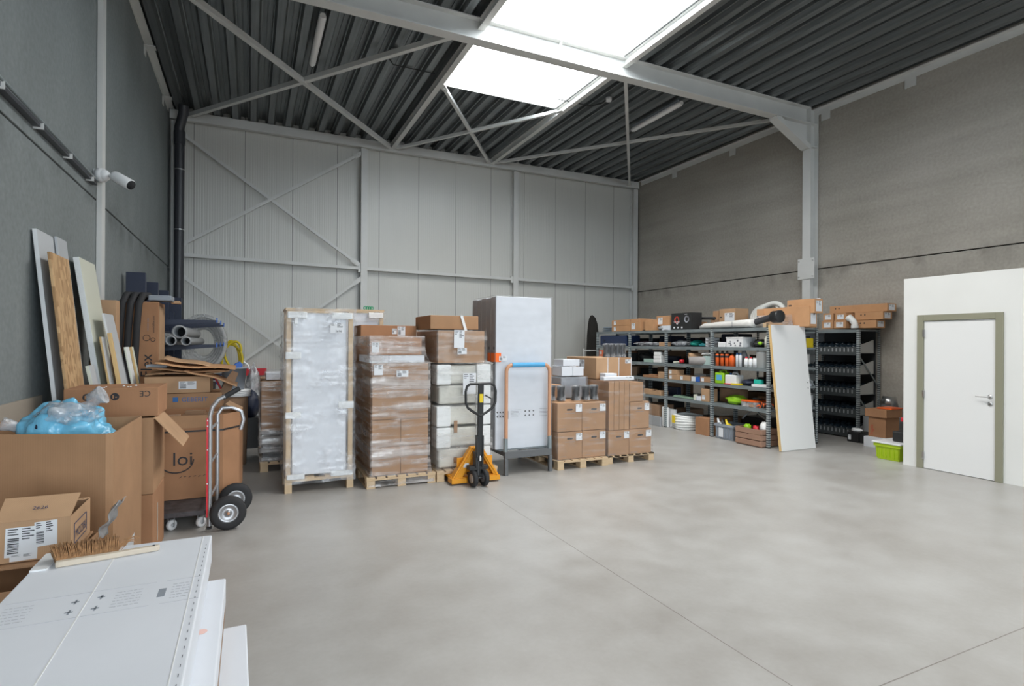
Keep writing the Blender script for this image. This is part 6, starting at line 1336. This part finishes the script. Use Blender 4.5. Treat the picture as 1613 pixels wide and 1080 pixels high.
# black netting roll and rail near the far corner
T = thing('net_roll', 'tall black rolled net standing by the far wall beyond the shelves', 'roll', (7.6, 12.6, 0)); c0 = on_y(934, 540, 12.6); MB().tube([(c0.x, 12.6, 0), (c0.x + .02, 12.62, 1.0), (c0.x + .03, 12.65, 1.9), (c0.x + .03, 12.66, 2.2), (c0.x + .02, 12.67, 2.36), (c0.x, 12.67, 2.44)], [.17, .19, .16, .13, .09, .03], 16).build('roll', mat('black_net', (.02, .018, .015), .9, bump=.5, bscale=40), T)
T = thing('tube_rail', 'thin grey tube stand in front of the black rolled net', 'stand', (c0.x, 11.9, 0)); pA = on_y(920, 552, 11.9); pB = on_y(943, 552, 11.9); mb = MB(); mb.tube([(pA.x, 11.9, 0), (pA.x, 11.9, pA.z + .05)], .014, 8).tube([(pA.x, 11.9, pA.z), (pB.x, 11.9, pB.z)], .014, 8).tube([(pB.x, 11.9, 0), (pB.x, 11.9, pB.z + .0)], .014, 8); mb.build('frame', m_steel, T)
# --- clutter between parts rack and office
T = thing('storage_bin', 'lime green plastic bin on the floor at the office corner', 'bin', (8.75, 5.2, 0)); tote(T, 8.47, 8.95, 4.92, 5.28, .235, m_lime)
T = thing('white_tray', 'white flat tray resting on the lime green bin', 'tray', (8.7, 5.1, .24)); MB().box(8.44, 8.97, 4.90, 5.31, .238, .262).build('lid', m_whitep, T, bevel=.006)
T = thing('battery_case', 'black machine standing on the lid of the green bin', 'machine', (8.8, 5.05, .265)); MB().box(8.62, 8.86, 4.93, 5.12, .265, .42).build('case', m_black, T, bevel=.02); MB().tube([(8.66, 4.96, .42), (8.68, 4.97, .55), (8.80, 5.05, .56), (8.82, 5.08, .42)], .012, 8).build('handle', m_black, T); MB().box(8.70, 8.80, 4.97, 5.05, .56, .62).build('red_top', m_red, T, bevel=.01)
T = carton('flat white carton under the square brown box by the office', 9.30, 9.75, 5.62, 5.98, 0, .17, m_wbox, tape=None)
T = carton('lower square brown box with red print by the office corner', 9.36, 9.72, 5.66, 5.94, .172, .50, m_cb3, tape=None); text(T, 'fragile', (9.359, 5.86, .20), (0, 0, 1), (0, 1, 0), .07, m_inkred)
T = carton('upper flat brown box on the square one by the office corner', 9.33, 9.75, 5.63, 5.98, .502, .63, m_cb3, tape=None)
T = thing('orange_tray', 'shallow orange red tray on top of the brown boxes', 'tray', (9.6, 5.75, .63)); MB().box(9.45, 9.76, 5.62, 5.86, .632, .655).build('tray', m_orange, T, bevel=.005)
T = thing('metal_bucket', 'upturned brushed metal bucket behind the brown boxes', 'bucket', (9.95, 6.0, 0)); MB().lathe([(.13, .62), (.14, .62), (.10, .80), (.0, .80)], (9.98, 5.98, .0), n=26).build('bucket', m_brushed, T); MB().lathe([(0, 0), (.2, 0), (.2, .6), (0, .62)], (9.98, 5.98, 0), n=20).build('drum', m_pvc, T)
T = carton('white box standing behind the brown boxes near the wall', 10.0, 10.4, 5.35, 5.62, 0, .93, m_wbox, tape=None)
T = carton('black low box with a white label on the floor by the parts rack', 9.50, 9.80, 6.20, 6.40, .0, .17, m_black, tape=None); sticker(T, (9.499, 6.38, .04), (0, -1, 0), (0, 0, 1), .05, .08, 200, 2)
T = carton('second black low box next to the labelled one', 9.52, 9.80, 6.02, 6.19, .0, .16, m_black, tape=None)
T = thing('white_jar_lid', 'white plastic bottle lying on the black low boxes', 'bottle', (9.6, 6.3, .17)); MB().lathe([(0, 0), (.03, 0), (.034, .03), (.034, .13), (.015, .15), (.015, .17), (0, .17)], (9.58, 6.36, .206), (.2, -1, 0), 14).build('bottle', m_whitep, T)
T = thing('grey_roll', 'grey upright roll beside the parts rack', 'roll', (9.98, 6.3, 0)); MB().cyl((9.96, 6.30, .0), (9.96, 6.30, .42), .10, 20).build('roll', m_pvc, T)
T = thing('picture_board', 'white framed board with a dark triangle leaning by the brown boxes', 'board', (9.9, 6.1, 0)); MB().box(9.83, 9.845, 6.0, 6.14, .0, .60).build('board', m_wbox, T); MB().prism([(6.02, .30), (6.12, .40), (6.12, .30)], 9.828, 9.8295, axis='x').build('dark_mark', m_ink, T)
